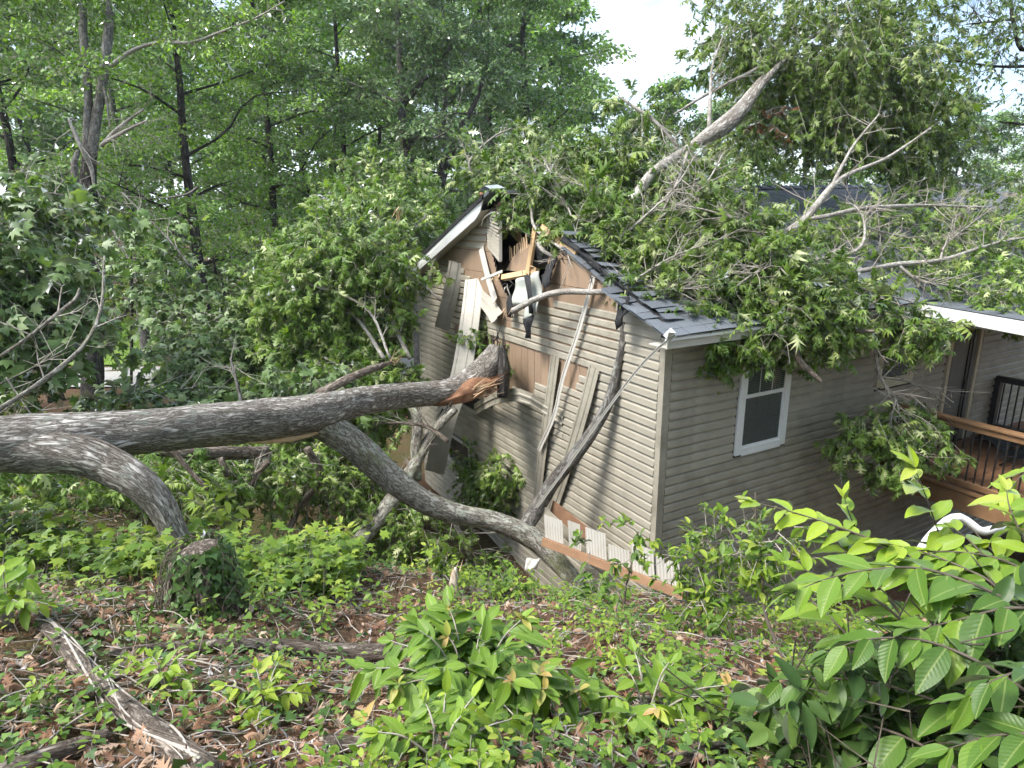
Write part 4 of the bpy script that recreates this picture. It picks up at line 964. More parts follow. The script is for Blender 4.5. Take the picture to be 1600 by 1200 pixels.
TB += [[(945, 392, 8.75, 5), (1000, 345, 8.6, 4), (1055, 292, 8.6, 3), (1088, 240, 8.7, 2)], [(985, 442, 8.1, 4), (1050, 402, 8.1, 3), (1130, 372, 8.2, 2)], [(1000, 445, 8.1, 3), (1060, 452, 7.9, 3), (1130, 440, 7.9, 2)], [(1075, 236, 9.4, 6), (1058, 285, 9.1, 4), (1030, 340, 8.9, 3)], [(1240, 400, 8.5, 6), (1190, 420, 8.1, 4), (1120, 470, 7.8, 2)], [(1260, 425, 8.6, 5), (1230, 470, 8.1, 4), (1210, 520, 7.8, 2)], [(905, 400, 8.9, 4), (890, 330, 9.2, 3), (850, 250, 9.8, 2)], [(960, 330, 9.2, 4), (910, 290, 9.6, 3), (820, 275, 10, 2)], [(1213, 390, 8.9, 8), (1160, 350, 8.6, 5), (1110, 330, 8.5, 3), (1060, 320, 8.5, 2)]]
for i, s in enumerate(TB): limb('branch', s, BARK_PALE if i not in (1,) else BARK, top, 14 if i < 3 else 8, .07 if i < 3 else .03, 40 + i)
side_twigs('bare_twigs', TB[3:13] + TB[17:19], TWIG, top, 11, (.3, 1.0), 9)
side_twigs('fine_twigs', TB[5:9] + TB[11:13] + TB[22:], TWIG, top, 16, (.25, .7), 10)
side_twigs('fine_twigs', [TB[14], TB[15], TB[20], TB[0][:6]] + TB[-9:], TWIG, top, 10, (.2, .6), 12)
limb('snapped_stub', [(1262, 505, 8.4, 5), (1300, 513, 8.2, 8), (1340, 517, 8.0, 7), (1366, 517, 7.9, 5)], LOGBARK, top, 8, .08, 71)
limb('snapped_stub', [(1238, 520, 8.0, 9), (1248, 560, 7.9, 10), (1266, 580, 7.85, 9), (1284, 597, 7.8, 5)], LOGBARK, top, 8, .08, 72)
limb('snapped_stub', [(1296, 492, 8.6, 5), (1330, 486, 8.7, 5), (1350, 478, 8.8, 4)], BARK_PALE, top, 8, .03, 73)
splinters('splinters', P(925, 268, 10.6), [.15, 0, 1], 12, .35, .05, RAW_PALE, top, 8)
limb('splintered_stub', [(930, 262, 10.6, 16), (922, 285, 10.5, 14), (918, 305, 10.4, 12)], RAW, top, 8, .2, 74)
splinters('splinters', P(1230, 365, 9.3), [0, -.3, .4], 8, .12, .03, RAW, top, 9)
splinters('splinters', P(972, 392, 8.9), [.3, 0, -.8], 12, .28, .06, RAW, top, 10)
splinters('splinters', P(622, 330, 11.6), [.12, 0, -1], 12, .42, .04, RAW_PALE, top, 11)
ROOFM = [(945, 362, 8.95, .22, .2, .16, 40), (985, 398, 8.6, .24, .2, .16, 46), (1020, 435, 8.3, .24, .2, .16, 46), (1062, 474, 8.0, .24, .2, .16, 46), (1030, 395, 8.7, .42, .3, .25, 80), (1070, 430, 8.5, .42, .3, .25, 88), (1000, 365, 8.95, .38, .3, .22, 64), (955, 335, 9.3, .4, .3, .2, 56), (915, 315, 9.6, .4, .3, .2, 48), (1105, 462, 8.3, .38, .3, .22, 72), (1060, 258, 9.7, .3, .25, .18, 28), (870, 300, 9.9, .45, .3, .2, 48), (1130, 400, 8.9, .75, .6, .65, 264), (1100, 350, 9.4, .7, .55, .45, 192), (1180, 460, 8.5, .75, .5, .55, 240), (1230, 430, 8.7, .6, .5, .4, 136), (1140, 508, 8.05, .42, .32, .32, 104), (1100, 500, 8.1, .35, .3, .35, 72), (1215, 478, 8.2, .45, .35, .22, 104), (1275, 500, 8.3, .38, .3, .22, 80), (1280, 460, 8.6, .5, .4, .25, 64), (1425, 508, 8.7, .34, .3, .14, 50), (1385, 490, 8.7, .3, .3, .1, 24), (1345, 470, 8.9, .4, .3, .15, 32),
         (1010, 330, 10.4, .6, .5, .4, 80), (1050, 280, 10.9, .7, .5, .4, 96), (1095, 310, 10.2, .5, .45, .3, 96), (950, 285, 10.6, .6, .5, .3, 80), (880, 270, 10.7, .8, .6, .4, 136), (810, 260, 11.3, .7, .6, .4, 104), (760, 250, 12.0, .5, .5, .4, 56), (840, 310, 10.0, .45, .35, .2, 48), (930, 320, 9.7, .55, .4, .25, 64), (895, 345, 9.5, .35, .3, .15, 27), (830, 225, 11.6, .5, .5, .3, 56), (960, 230, 10.6, .5, .5, .3, 48), (1000, 190, 10.6, .4, .4, .4, 32)]
foliage('crown', ROOFM, OAK, top, per=11, leaf=.155, droop=.6)
ROOFR = [(1255, 350, 10.5, .5, .4, .14, 40), (1360, 335, 11.2, .6, .4, .13, 44), (1500, 330, 11.8, .6, .4, .16, 40), (1410, 318, 11.8, .4, .4, .16, 24), (1400, 385, 10.8, .8, .6, .12, 44), (1470, 360, 11.4, .9, .7, .14, 60), (1570, 345, 11.6, .7, .6, .2, 50), (1450, 440, 10.0, .7, .4, .12, 46), (1570, 462, 9.3, .6, .5, .12, 80), (1540, 400, 10.9, .9, .6, .16, 60), (1330, 372, 10.3, .6, .5, .1, 30), (1600, 290, 12.5, .5, .5, .35, 36), (1330, 445, 9.3, .45, .3, .08, 24), (1470, 425, 10.2, .6, .4, .15, 40)]
foliage('roof_foliage', ROOFR, OAK, top, per=10, leaf=.14, droop=.3)
UPPER = [(1260, 50, 11.8, 1.5, 1.1, .9, 250), (1340, 100, 11.8, 1.3, 1.1, .9, 277), (1180, 70, 11.6, .9, .8, .6, 125), (1400, 60, 12.2, 1.3, 1.1, .9, 217), (1410, 185, 12.2, 1.0, .8, .6, 184), (1300, 175, 12.0, 1.1, .8, .6, 198), (1215, 180, 11.8, .8, .7, .5, 112), (1450, 245, 12.4, .7, .6, .35, 85), (1425, 150, 12.4, .8, .8, .7, 105), (1130, 60, 11.6, .5, .5, .5, 46), (1380, -60, 12.2, 1.6, 1.2, 1.0, 198), (1220, -50, 12, 1.4, 1.2, .8, 145), (1170, 225, 11.6, .6, .5, .35, 33)]
foliage('upper_crown', UPPER, leaf_mat('oak_leaf_hanging', [(0, (0.099, 0.176, 0.034)), (.45, (0.187, 0.286, 0.055)), (.8, (0.286, 0.396, 0.093)), (.88, (0.418, 0.495, 0.196)), (1, (0.506, 0.572, 0.272))], .42, .48, .5), top, per=11, leaf=.14, droop=.85, L=(.3, .8))
HANG = [(1395, 665, 8.9, .34, .22, .2, 70), (1440, 672, 9.0, .28, .2, .16, 40), (1348, 655, 8.8, .2, .18, .18, 34), (1400, 722, 8.85, .24, .18, .16, 40), (1330, 690, 8.8, .16, .14, .1, 20), (1475, 696, 9.1, .12, .12, .12, 14), (1440, 628, 9.1, .2, .18, .06, 12)]
foliage('hanging_spray', HANG, OAK, top, per=10, leaf=.13, droop=1.0, L=(.15, .35))
foliage('withered_leaves', [(1195, 185, 11.3, .15, .15, .15, 8), (1090, 470, 8.3, .05, .05, .05, 2), (1390, 700, 8.9, .05, .05, .05, 2)], BROWNLEAF, top, per=9, leaf=.12)

# odds and ends of the wrecked gable: cables, splinters, shreds of paper
def hp(x, y, v): return to_world(HPT(x, y, v))
wk = root_at('loose_cables', hp(760, 345, -.15), 'thin white cables curling out of the torn gable beside the louvre vent', 'cable')
tube('cable', [hp(786, 334, -.1), hp(770, 332, -.22), hp(757, 340, -.26), hp(752, 352, -.24)], [.006] * 4, VINYL_WHITE, wk, 6, 20)
tube('cable', [hp(784, 330, -.1), hp(774, 336, -.2), hp(766, 340, -.22), hp(770, 356, -.2), hp(768, 370, -.2)], [.005] * 5, VINYL_WHITE, wk, 6, 24)
for k, (x, y, d, m_, n_) in enumerate(((800, 480, (0, 0, -1), RAW_PALE, 14), (828, 425, (.2, 0, -.6), RAW_PALE, 10), (850, 372, (.5, 0, .5), RAW_PALE, 10), (779, 430, (-.2, -.2, -1), RAW_PALE, 8), (880, 395, (.5, .2, -.4), HOUSEWRAP, 12), (930, 428, (.4, .1, -.8), HOUSEWRAP, 12), (985, 468, (.3, 0, -1), HOUSEWRAP, 10), (795, 445, (0, -.3, -.6), VINYL_WHITE, 8))):
    o = splinters('torn_shreds', HPT(x, y, -.12), d, n_, .18, .05, m_, house, 50 + k, .5)
# ------------------------------------------------------------------ loose pieces leaning on or lying by the wall
pole = strip_panel('trim_strip', [(1056, 524, -.30), (1016, 556, -.36), (960, 625, -.50), (880, 738, -.75), (808, 834, -1.05)], .026, VINYL_CLEAN, None, laps=1)
pole.matrix_world = house.matrix_basis.copy()
tag(pole, 'long thin beige trim strip leaning from the eave corner onto the lower limb', 'trim strip')
fb = root_at('fascia_board', P(950, 890, 7.9), 'torn brown fascia board edged with white siding scraps at the wall base', 'board')
a, b = P(848, 846, 8.45), P(1068, 930, 7.25)
MB().beam(a, b, .05, .10, (0, .3, 1)).build('board', surf('brown_board', (.26, .15, .085), (.36, .215, .125), 6, .7, .3, .004, (1, 1, 1)), fb)
rg = random.Random(5)
for i in range(6):
    t = .02 + i * .163
    if i == 1: t += .03
    c = a * (1 - t) + b * t; d_ = unit(b - a); h = rg.uniform(.2, .3); up_ = np.array([-.05, .22, 1.0])
    p0 = c + np.array([0, .035, .05]); p1 = p0 + d_ * (.29 if i != 1 else .18); j = rg.uniform(-.03, .05)
    k = 14; Vs = []
    for q in range(k + 1):
        bx_ = p0 * (1 - q / k) + p1 * (q / k) + np.array([0, (.012 if q % 2 else 0), 0]); Vs += [bx_, bx_ + up_ * (h + j)]
    mk('siding_scrap', Vs, [(2 * q, 2 * q + 2, 2 * q + 3, 2 * q + 1) for q in range(k)], VINYL_WHITE, fb).modifiers.new('t', 'SOLIDIFY').thickness = .004
bb = root_at('loose_board', P(900, 840, 8.5), 'brown plank with beige backing wedged between the wall and white scraps', 'board')
MB().beam(P(862, 792, 9.0), P(918, 836, 8.5), .02, .20, (0, .2, 1)).build('plank', surf('brown_plank', (.2, .11, .065), (.28, .16, .095), 6, .7, .3, .004), bb); MB().beam(P(850, 800, 8.9), P(900, 848, 8.4), .016, .16, (0, .2, 1)).build('backing_strip', VINYL, bb)
sc_ = quad_sheet('siding_scrap', [P(822, 872, 8.5), P(846, 872, 8.5), P(838, 888, 8.4), P(820, 892, 8.4)], VINYL_WHITE, None, 6, 4, .02, .004, 33)
tag(sc_, 'small crumpled white scrap hanging below the forked limb', 'scrap')
# ------------------------------------------------------------------ standing trees
def crown_leaves(cent, rad, per, leaf, tm, up=.9, flat=.55):
    n = len(cent)
    u = rand_dir(n * per).reshape(n, per, 3); u[..., 2] = np.where(u[..., 2] < -.2, -u[..., 2] * .6, u[..., 2])
    rr = RNG.random((n, per, 1)) ** .5
    pos = cent[:, None] + u * rr * rad[:, None, None] * np.array([1, 1, flat])
    pos[..., 2] -= .35 * (np.linalg.norm(pos[..., :2] - cent[:, None, :2], axis=-1) ** 2) / rad[:, None]
    ax = unit(u * [1, 1, .3] + RNG.normal(0, .5, u.shape) + [0, 0, -.3]); nr = unit(RNG.normal(0, .45, u.shape) + [0, 0, up])
    tone = np.clip(RNG.normal(.45, .2, (n, 1)) + RNG.normal(0, .16, (n, per)), 0, 1)
    return leaf_arrays(tm, pos.reshape(-1, 3), ax.reshape(-1, 3), nr.reshape(-1, 3), leaf * RNG.uniform(.6, 1.3, n * per), tone.ravel())
def tree_meshes(h, cr, cb, nl, nclump, per, leaf, tr, tm, seed, lean=(0, 0), clump=(.5, .95), trunk_path=None):
    """trunk+limbs mesh and crown mesh, origin at the base"""
    rg = np.random.default_rng(seed)
    if trunk_path is None:
        zs = np.linspace(0, h * .93, 7); wob = np.cumsum(rg.normal(0, .035 * h / 7, (7, 2)), axis=0)
        tp = np.c_[wob[:, 0] + lean[0] * zs, wob[:, 1] + lean[1] * zs, zs]; tp[0, :2] = 0
    else: tp = np.asarray(trunk_path, float)
    n = 26; rad = tr * (1 - np.linspace(0, .93, n) ** .9) + .012; rad[0] *= 1.3
    path = catmull(tp, n); parts = [tube_arrays(path, rad, 10, .05, seed)]
    cents, rads = [], []
    H = path[-1, 2]
    for i in range(nl):
        f = cb / H + (1 - cb / H) * ((i + .5) / nl) ** .9; f = min(f, .97)
        k = f * (n - 1); i0 = int(k); p0 = path[i0] * (1 - (k - i0)) + path[min(i0 + 1, n - 1)] * (k - i0)
        q = (f * H - cb) / (H - cb); prof = (.55 + .45 * math.sin(math.pi * min(1, q * 1.15 + .12))) * (1 - .5 * q ** 3)
        az = i * 2.4 + rg.uniform(-.5, .5); L = cr * prof * rg.uniform(.75, 1.1); rise = rg.uniform(.15, .5) + .5 * q
        d = np.array([math.cos(az), math.sin(az), 0])
        pts = [p0, p0 + d * L * .35 + [0, 0, L * rise * .25], p0 + d * L * .7 + [0, 0, L * rise * .55] + rg.normal(0, .08 * L, 3), p0 + d * L + [0, 0, L * rise * .7] + rg.normal(0, .08 * L, 3)]
        lp = catmull(pts, 9); r0 = max(.015, tr * .38 * (1 - f * .75)); parts.append(tube_arrays(lp, np.linspace(r0, .006, 9), 5, 0, 0, False))
        m = max(2, int(nclump / nl))
        for j in range(m):
            t = rg.uniform(.35, 1.0); c = lp[int(t * 8)] + rg.normal(0, .16 * L, 3) * [1, 1, .7]
            cents.append(c); rads.append(rg.uniform(*clump) * (cr / 4) ** .5)
            parts.append(twig_arrays(np.array([lp[int(t * 8)]]), np.array([c]), np.array([r0 * .25 + .004]), np.array([.003])))
    V, Fq, A = merge(parts)
    tm_me = mesh_np('trunk', V, Fq, {'tc': A}, True)
    v, f, r = crown_leaves(np.array(cents), np.array(rads), per, leaf, tm)
    return tm_me, mesh_np('crown', v, f, {'rnd': r})
LM = {
 'mid': leaf_mat('woodland_leaf', [(0, (0.088, 0.190, 0.039)), (.5, (0.185, 0.337, 0.073)), (1, (0.372, 0.551, 0.137))], .45, .4, .5),
 'fresh': leaf_mat('fresh_leaf', [(0, (0.118, 0.232, 0.031)), (.5, (0.223, 0.388, 0.056)), (1, (0.404, 0.598, 0.105))], .45, .45, .5),
 'blue': leaf_mat('bluish_leaf', [(0, (0.084, 0.168, 0.059)), (.5, (0.192, 0.312, 0.120)), (1, (0.407, 0.547, 0.238))], .42, .35, .55),
 'yellow': leaf_mat('yellow_green_leaf', [(0, (0.113, 0.185, 0.018)), (.5, (0.216, 0.317, 0.032)), (1, (0.354, 0.450, 0.055))], .5, .45, .4),
}
KITE, OVAL = T_kite(), T_oval()
def stand(name, label, loc, trunk_me, crown_me, bark, leafm, rz=0.0, sc=1.0, group=None):
    t = empty(name, (loc[0], loc[1], float(gz(loc[0], loc[1])) - .1), rz); t.scale = (sc, sc, sc); tag(t, label, 'tree' if name != 'shrub' else 'shrub', group)
    a = link('trunk', trunk_me, bark, t); c = link('crown', crown_me, leafm, t)
    return t
def at_px(px, y): return ((px - 800) / F_PX * (y * cp + 3 * sp), y)
ORD = ['first', 'second', 'third', 'fourth', 'fifth', 'sixth', 'seventh', 'eighth', 'ninth', 'tenth', 'eleventh', 'twelfth', 'thirteenth', 'fourteenth', 'fifteenth']
# individual trees of the middle distance
MID = [
 # px, y, height, crown r, crown base, limbs, clumps, per, leaf, trunk r, leaf kind, bark, label, lean
 (655, 23.5, 19, 4.2, 6.0, 16, 130, 170, .15, .26, 'blue', BARK_GREY, 'tall grey-trunked tree rising just behind the crushed gable peak', (-.03, 0)),
 (690, 26.0, 18, 4.2, 5.5, 16, 120, 160, .16, .22, 'blue', BARK_GREY, 'grey tree with a forked dark side stem behind the roof peak', (.02, 0)),
 (822, 29.0, 21, 4.0, 3.5, 18, 160, 170, .17, .28, 'mid', BARK_DARK, 'dense dark green tree standing at the edge of the sky gap', (0, 0)),
 (760, 32.0, 22, 4.8, 2.5, 18, 160, 160, .18, .28, 'mid', BARK_DARK, 'tall dark tree filling the woods above the roof hole', (0, 0)),
 (545, 28.0, 20, 4.6, 3.5, 18, 150, 160, .17, .17, 'mid', BARK_DARK, 'slim black-trunked tree deep in the woods above the left crown', (0, 0)),
 (312, 20.5, 17, 4.4, 4.2, 20, 170, 180, .115, .21, 'fresh', BARK_DARK, 'black-trunked tree with feathery layered green sprays', (-.012, 0)),
 (430, 25.0, 18, 4.3, 2.6, 20, 170, 180, .13, .2, 'fresh', BARK_DARK, 'bright layered-leaf tree to the right of the feathery one', (.01, 0)),
 (62, 21.0, 18, 4.2, 4.5, 16, 120, 150, .14, .2, 'mid', BARK_DARK, 'crooked dark tree near the left edge of the woods', (.01, 0)),
 (-70, 18.0, 17, 4.2, 2.5, 16, 120, 150, .13, .22, 'mid', BARK_DARK, 'leafy tree cut off by the left picture edge', (.0, 0)),
 (215, 27.0, 19, 4.6, 2.0, 18, 160, 160, .16, .22, 'fresh', BARK_GREY, 'fresh green tree behind the twin-stemmed snapped tree', (0, 0)),
]
for i, (px, y, h, cr_, cb, nl, ncl, per, lf, tr, lk, bk, lab, ln) in enumerate(MID):
    a, b = tree_meshes(h, cr_, cb, nl, ncl, per, lf, tr, KITE, 100 + i, ln)
    stand('broadleaf_tree', lab, at_px(px, y), a, b, bk, LM[lk], 0, 1, 'trees behind the house')
# crooked companion stems of the two trees behind the peak
def stem(name, spec, bark, label, leaves=None):
    r = root_at(name, P(*spec[0][:3]), label, 'tree', 'trees behind the house')
    limb('trunk', spec, bark, r, 10, .04, len(label), 30)
    if leaves: foliage('crown', leaves, LM['blue'], r, TWIG_DARK, per=10, leaf=.14, droop=.2, L=(.3, .7), tm=OVAL)
stem('crooked_tree', [(668, 330, 21.5, 12), (655, 290, 21.5, 13), (640, 255, 21.5, 13), (634, 215, 21.5, 11), (628, 170, 21.5, 10), (650, 140, 21.5, 8), (672, 115, 21.5, 5)], BARK_DARK, 'crooked dark stem bending left behind the roof peak', [(670, 110, 21.5, 1.2, 1, .7, 90), (610, 140, 21.5, 1, 1, .6, 60), (690, 60, 21.5, 1.3, 1, .7, 80)])
stem('crooked_tree', [(676, 320, 21.8, 10), (690, 285, 21.8, 11), (705, 240, 21.8, 10), (724, 195, 21.8, 9), (745, 155, 21.8, 7), (756, 120, 21.8, 4)], BARK_DARK, 'dark stem slanting right behind the roof peak', [(760, 110, 21.8, 1.2, 1, .7, 80), (730, 60, 21.8, 1.4, 1, .8, 90)])
# twin-stemmed tree at the left, with snapped side branches
tw = root_at('twin_stem_tree', P(146, 610, 16.0), 'twin-stemmed pale grey tree with snapped side branches at the left', 'tree')
limb('trunk', [(145, 640, 16.0, 32), (144, 560, 16, 30), (143, 470, 16, 29), (142, 390, 16, 27), (138, 300, 16, 24), (140, 230, 16, 18)], BARK_DARK, tw, 14, .05, 51, 40)
limb('stem', [(138, 300, 16, 18), (137, 220, 16, 14), (138, 150, 16, 12), (131, 60, 16, 12), (127, -40, 16, 11), (122, -160, 16, 9)], BARK_GREY, tw, 10, .04, 52, 30)
limb('stem', [(142, 250, 16, 15), (150, 190, 16, 15), (160, 130, 16, 15), (168, 60, 16, 14), (176, -30, 16, 12), (186, -160, 16, 9)], BARK_GREY, tw, 10, .04, 53, 30)
TWB = [[(172, 104, 16, 7), (205, 80, 16, 6), (250, 66, 15.8, 5), (300, 66, 15.6, 5), (350, 48, 15.4, 4), (400, 28, 15.2, 3), (445, 2, 15, 2)], [(118, 190, 15.6, 5), (108, 186, 15.5, 4), (125, 225, 15.6, 7), (142, 262, 15.8, 6), (147, 290, 15.9, 4)], [(158, 228, 15.8, 6), (185, 200, 15.6, 5), (225, 170, 15.4, 3)], [(160, 225, 15.8, 6), (195, 205, 15.4, 5), (230, 188, 15.2, 2)], [(50, 130, 19, 3), (90, 60, 19, 5), (115, 50, 19, 4)], [(120, 300, 15.5, 10), (116, 260, 15.5, 10), (122, 235, 15.5, 6)], [(162, 135, 15.8, 4), (168, 165, 15.6, 4), (172, 205, 15.5, 2)], [(160, 340, 14, 4), (190, 380, 13.6, 4), (215, 440, 13.2, 3), (250, 500, 12.8, 2)], [(165, 345, 14, 4), (205, 410, 13.6, 3), (280, 480, 13.0, 2)], [(310, 292, 15, 5), (290, 304, 15, 4), (240, 310, 15, 2), (190, 306, 15, 2)]]
for i, s in enumerate(TWB): limb('snapped_branch', s, BARK_PALE if i < 4 else BARK_GREY, tw, 6, .02, i)
side_twigs('bare_twigs', TWB[:4] + TWB[7:9], TWIG, tw, 9, (.4, 1.3), 15, -.2)
foliage('crown', [(120, -60, 16, 2, 1.8, 1.4, 260), (190, -90, 16, 2, 1.8, 1.4, 240), (60, 10, 16.5, 1.1, 1, .7, 90), (330, 60, 15.5, 1.2, .8, .4, 80), (400, 40, 15.2, .8, .7, .4, 50)], LM['fresh'], tw, TWIG_DARK, per=12, leaf=.12, droop=.3, L=(.3, .8), tm=OVAL)
# sapling stems in front of the woods
for (spec, lab) in (([(205, 600, 12.5, 5), (206, 480, 12.5, 5), (204, 390, 12.5, 4), (200, 330, 12.5, 3)], 'straight thin dark sapling stem between the snapped tree and the black trunk'),
                    ([(366, 600, 13.0, 6), (362, 540, 13, 5), (352, 470, 13, 4), (344, 420, 13, 2)], 'thin forked sapling behind the middle of the fallen trunk')):
    r = root_at('sapling', P(*spec[0][:3]), lab, 'sapling'); limb('trunk', spec, BARK_DARK, r, 6, 0, 1)
    c = spec[2]; foliage('crown', [(c[0] + 10, c[1] + 30, c[2], .8, .6, .7, 70), (c[0] + 40, c[1] - 20, c[2], .6, .5, .4, 40)], MAPLE, r, TWIG_DARK, per=8, leaf=.14, droop=.4, tm=T_maple())
# the far wood: a few tree shapes, each standing tree an object of its own
FT = [tree_meshes(17, 4.2, 1.6, 18, 150, 110, .27, .22, KITE, 300 + i, (0, 0), (.75, 1.3)) for i in range(5)]
farL = [(-160, 36), (-40, 42), (80, 38), (190, 46), (290, 37), (390, 47), (490, 40), (600, 46), (700, 42), (800, 48), (880, 42)]
for i, (px, y) in enumerate(farL):
    stand('broadleaf_tree', f'leafy tree in the far wood left of the sky gap, {ORD[i]} from the left', at_px(px, y), *FT[i % 5], BARK_DARK, None, i * 1.7, 1.2 + .1 * math.sin(i * 2.3), 'far wood')
farR = [(978, 44, .78), (1042, 47, .9), (1100, 50, .84), (1165, 45, .86), (1240, 48, .94), (1320, 46, .9), (1400, 50, .95), (1470, 52, .85), (1535, 58, .82), (1600, 50, .76), (1680, 54, .84)]
for i, (px, y, s_) in enumerate(farR):
    stand('broadleaf_tree', f'leafy tree in the far wood right of the house peak, {ORD[i]} from the sky gap', at_px(px, y), *FT[(i + 1) % 5], BARK_DARK, None, i * 2.1, s_, 'far wood')
back = [(-200, 58), (-90, 62), (20, 56), (120, 64), (230, 58), (340, 62), (440, 57), (540, 63), (650, 58), (750, 62), (840, 58)]
for i, (px, y) in enumerate(back):
    stand('broadleaf_tree', f'dim tree in the hindmost row of the wood, {ORD[i]} from the left', at_px(px, y), *FT[(i + 2) % 5], BARK_DARK, None, i * 2.9, 1.5 + .08 * math.sin(i * 1.9), 'hindmost wood')
for i, k in enumerate(('mid', 'fresh', 'fresh', 'blue', 'mid')): FT[i][1].materials.clear(); FT[i][1].materials.append(LM[k]); 
# unseen wood added behind the viewer, to keep sky light off the side wall
sw = tag(empty('unseen_wood'), 'unseen wood added beyond the picture edges to dim the side wall', None, kind='stuff')
for i, (x_, y_, s_) in enumerate(((15, -1, 1.0), (12, -8, 1.1), (6, -12, 1.15), (-1, -15, 1.1), (19, 5, 1.0), (-9, -17, 1.1), (17, -13, 1.2), (3, -20, 1.2))):
    for me in FT[i % 5]:
        o = link('trunk' if me is FT[i % 5][0] else 'crown', me, None, sw); o.location = (x_, y_, float(gz(x_, y_)) - .1); o.rotation_euler = (0, 0, i * 1.3); o.scale = (s_,) * 3
# shrub layer at the wood's foot
US = [tree_meshes(5.0, 2.6, .3, 12, 46, 120, .16, .07, KITE, 400 + i, (0, 0), (.6, 1.0)) for i in range(3)]
for i, k in enumerate(('yellow', 'fresh', 'mid')): US[i][1].materials.append(LM[k])
low = [(-60, 31, 1.3), (30, 33, 1.2), (110, 34, 1.4), (190, 32, 1.2), (265, 30, 1.1), (345, 31, 1.3), (420, 33, 1.3), (495, 30, 1.2), (570, 33, 1.5), (650, 35, 1.5), (735, 36, 1.6), (830, 36, 1.6), (920, 37, 1.5)]
for i, (px, y, s_) in enumerate(low):
    stand('shrub', f'bushy green shrub at the foot of the wood, {ORD[i]} from the left', at_px(px, y), *US[i % 3], BARK_DARK, None, i * 1.3, s_, 'shrubs at the foot of the wood')
near_low = [(-140, 19, .8, 2), (-110, 15.5, .7, 0), (295, 16.5, .7, 1), (350, 18, .7, 2), (395, 17, .7, 0), (410, 15, .6, 1)]
for i, (px, y, s_, k) in enumerate(near_low):
    stand('shrub', f'leafy bush in front of the road behind the fallen trunk, {ORD[i]} from the left', at_px(px, y), *US[k], BARK_DARK, None, i * 2.3, s_, 'bushes before the road')
# tree outside the right edge reaching in with thin dark branches
rt = root_at('edge_tree', (9.6, 10.5, float(gz(9.6, 10.5))), 'sparse tree reaching into the top right corner with dark twigs', 'tree')
tube('trunk', [(9.6, 10.5, float(gz(9.6, 10.5)) - .2), (9.7, 10.6, -1), (9.5, 10.4, 3), (9.2, 10.3, 6)], [.22, .2, .16, .1], BARK_DARK, rt, 10, 20, .05, 3)
EB = [[(1720, 60, 12.5, 14), (1650, 40, 12.4, 10), (1600, 78, 12.2, 7), (1585, 40, 12.2, 6), (1580, 0, 12.2, 5), (1585, -60, 12.2, 4)], [(1720, 120, 12.5, 8), (1640, 104, 12.3, 6), (1560, 104, 12.2, 4), (1486, 94, 12.1, 2)], [(1582, 30, 12.2, 4), (1550, 34, 12.2, 3), (1510, 38, 12.2, 2)], [(1690, 240, 13, 6), (1620, 200, 13, 5), (1560, 190, 13, 3)]]
for i, s in enumerate(EB): limb('branch', s, BARK_DARK, rt, 7, .02, i)
side_twigs('bare_twigs', EB, TWIG_DARK, rt, 12, (.3, 1.0), 21)
foliage('crown', [(1560, 20, 12.2, .9, .7, .45, 90), (1530, 100, 12.1, .7, .5, .25, 36), (1600, 60, 12.2, .7, .6, .4, 50), (1610, 200, 13, .7, .5, .35, 60), (1590, 150, 12.5, .4, .3, .2, 16), (1640, -20, 12.2, 1.2, 1, .6, 100)], LM['blue'], rt, TWIG_DARK, per=10, leaf=.075, droop=.4, L=(.2, .5), tm=OVAL)

# ------------------------------------------------------------------ leafy debris behind the trunk and the big-leaved tree at the left
db = root_at('fallen_maple', P(60, 560, 8.5), 'fallen maple boughs with large pale lobed leaves at the left edge', 'tree')
foliage('crown', [(50, 400, 8.6, .75, .5, .75, 150), (20, 300, 9.2, .7, .5, .45, 70), (90, 490, 8.6, .55, .45, .5, 80), (10, 500, 8.2, .5, .4, .6, 70), (120, 330, 9.6, .5, .4, .3, 40), (-40, 420, 8.2, .6, .5, .9, 80), (10, 600, 8.4, .5, .4, .25, 40)], MAPLE, db, TWIG, per=8, leaf=.17, droop=.9, tm=T_maple(), L=(.25, .5))
foliage('debris_foliage', [(190, 640, 9.6, 1.0, .6, .2, 110), (310, 632, 10, 1.1, .6, .22, 120), (420, 625, 10.5, .9, .6, .25, 90), (290, 560, 11, .7, .5, .4, 80), (320, 520, 11.6, .8, .6, .6, 90), (270, 470, 12.2, .7, .6, .5, 60), (500, 600, 10, .7, .5, .35, 70), (360, 560, 11.4, .9, .6, .4, 80)], MAPLE, db, TWIG, per=9, leaf=.15, droop=.6, tm=T_maple())
DBB = [[(-20, 570, 6.0, 5), (40, 530, 6.1, 6), (90, 490, 6.2, 7), (118, 468, 6.2, 7), (125, 450, 6.2, 4)], [(-20, 650, 5.9, 7), (60, 600, 6.2, 8), (130, 540, 6.5, 6), (158, 480, 6.8, 5), (163, 400, 7, 3)], [(0, 600, 7, 3), (60, 570, 7, 3), (120, 535, 7, 2)], [(10, 590, 6.5, 3), (50, 650, 6.3, 2)], [(-10, 300, 9, 4), (60, 300, 9, 3), (130, 310, 9, 2)], [(20, 380, 9, 4), (40, 330, 9.2, 3), (30, 270, 9.3, 2)], [(380, 640, 9.5, 6), (368, 590, 9.6, 5), (360, 560, 9.8, 3)], [(300, 420, 12, 4), (260, 370, 12, 3), (190, 300, 12.5, 2)]]
for i, s in enumerate(DBB): limb('bare_branch', s, BARK_GREY if i > 1 else BARK_LICHEN, db, 6, .03, i)
side_twigs('bare_twigs', DBB[:2], TWIG, db, 4, (.2, .5), 31)
side_twigs('bare_twigs', DBB[2:] + [[(150, 620, 9, 4), (260, 610, 9.5, 4), (400, 600, 10, 3)]], TWIG, db, 7, (.3, .8), 30)

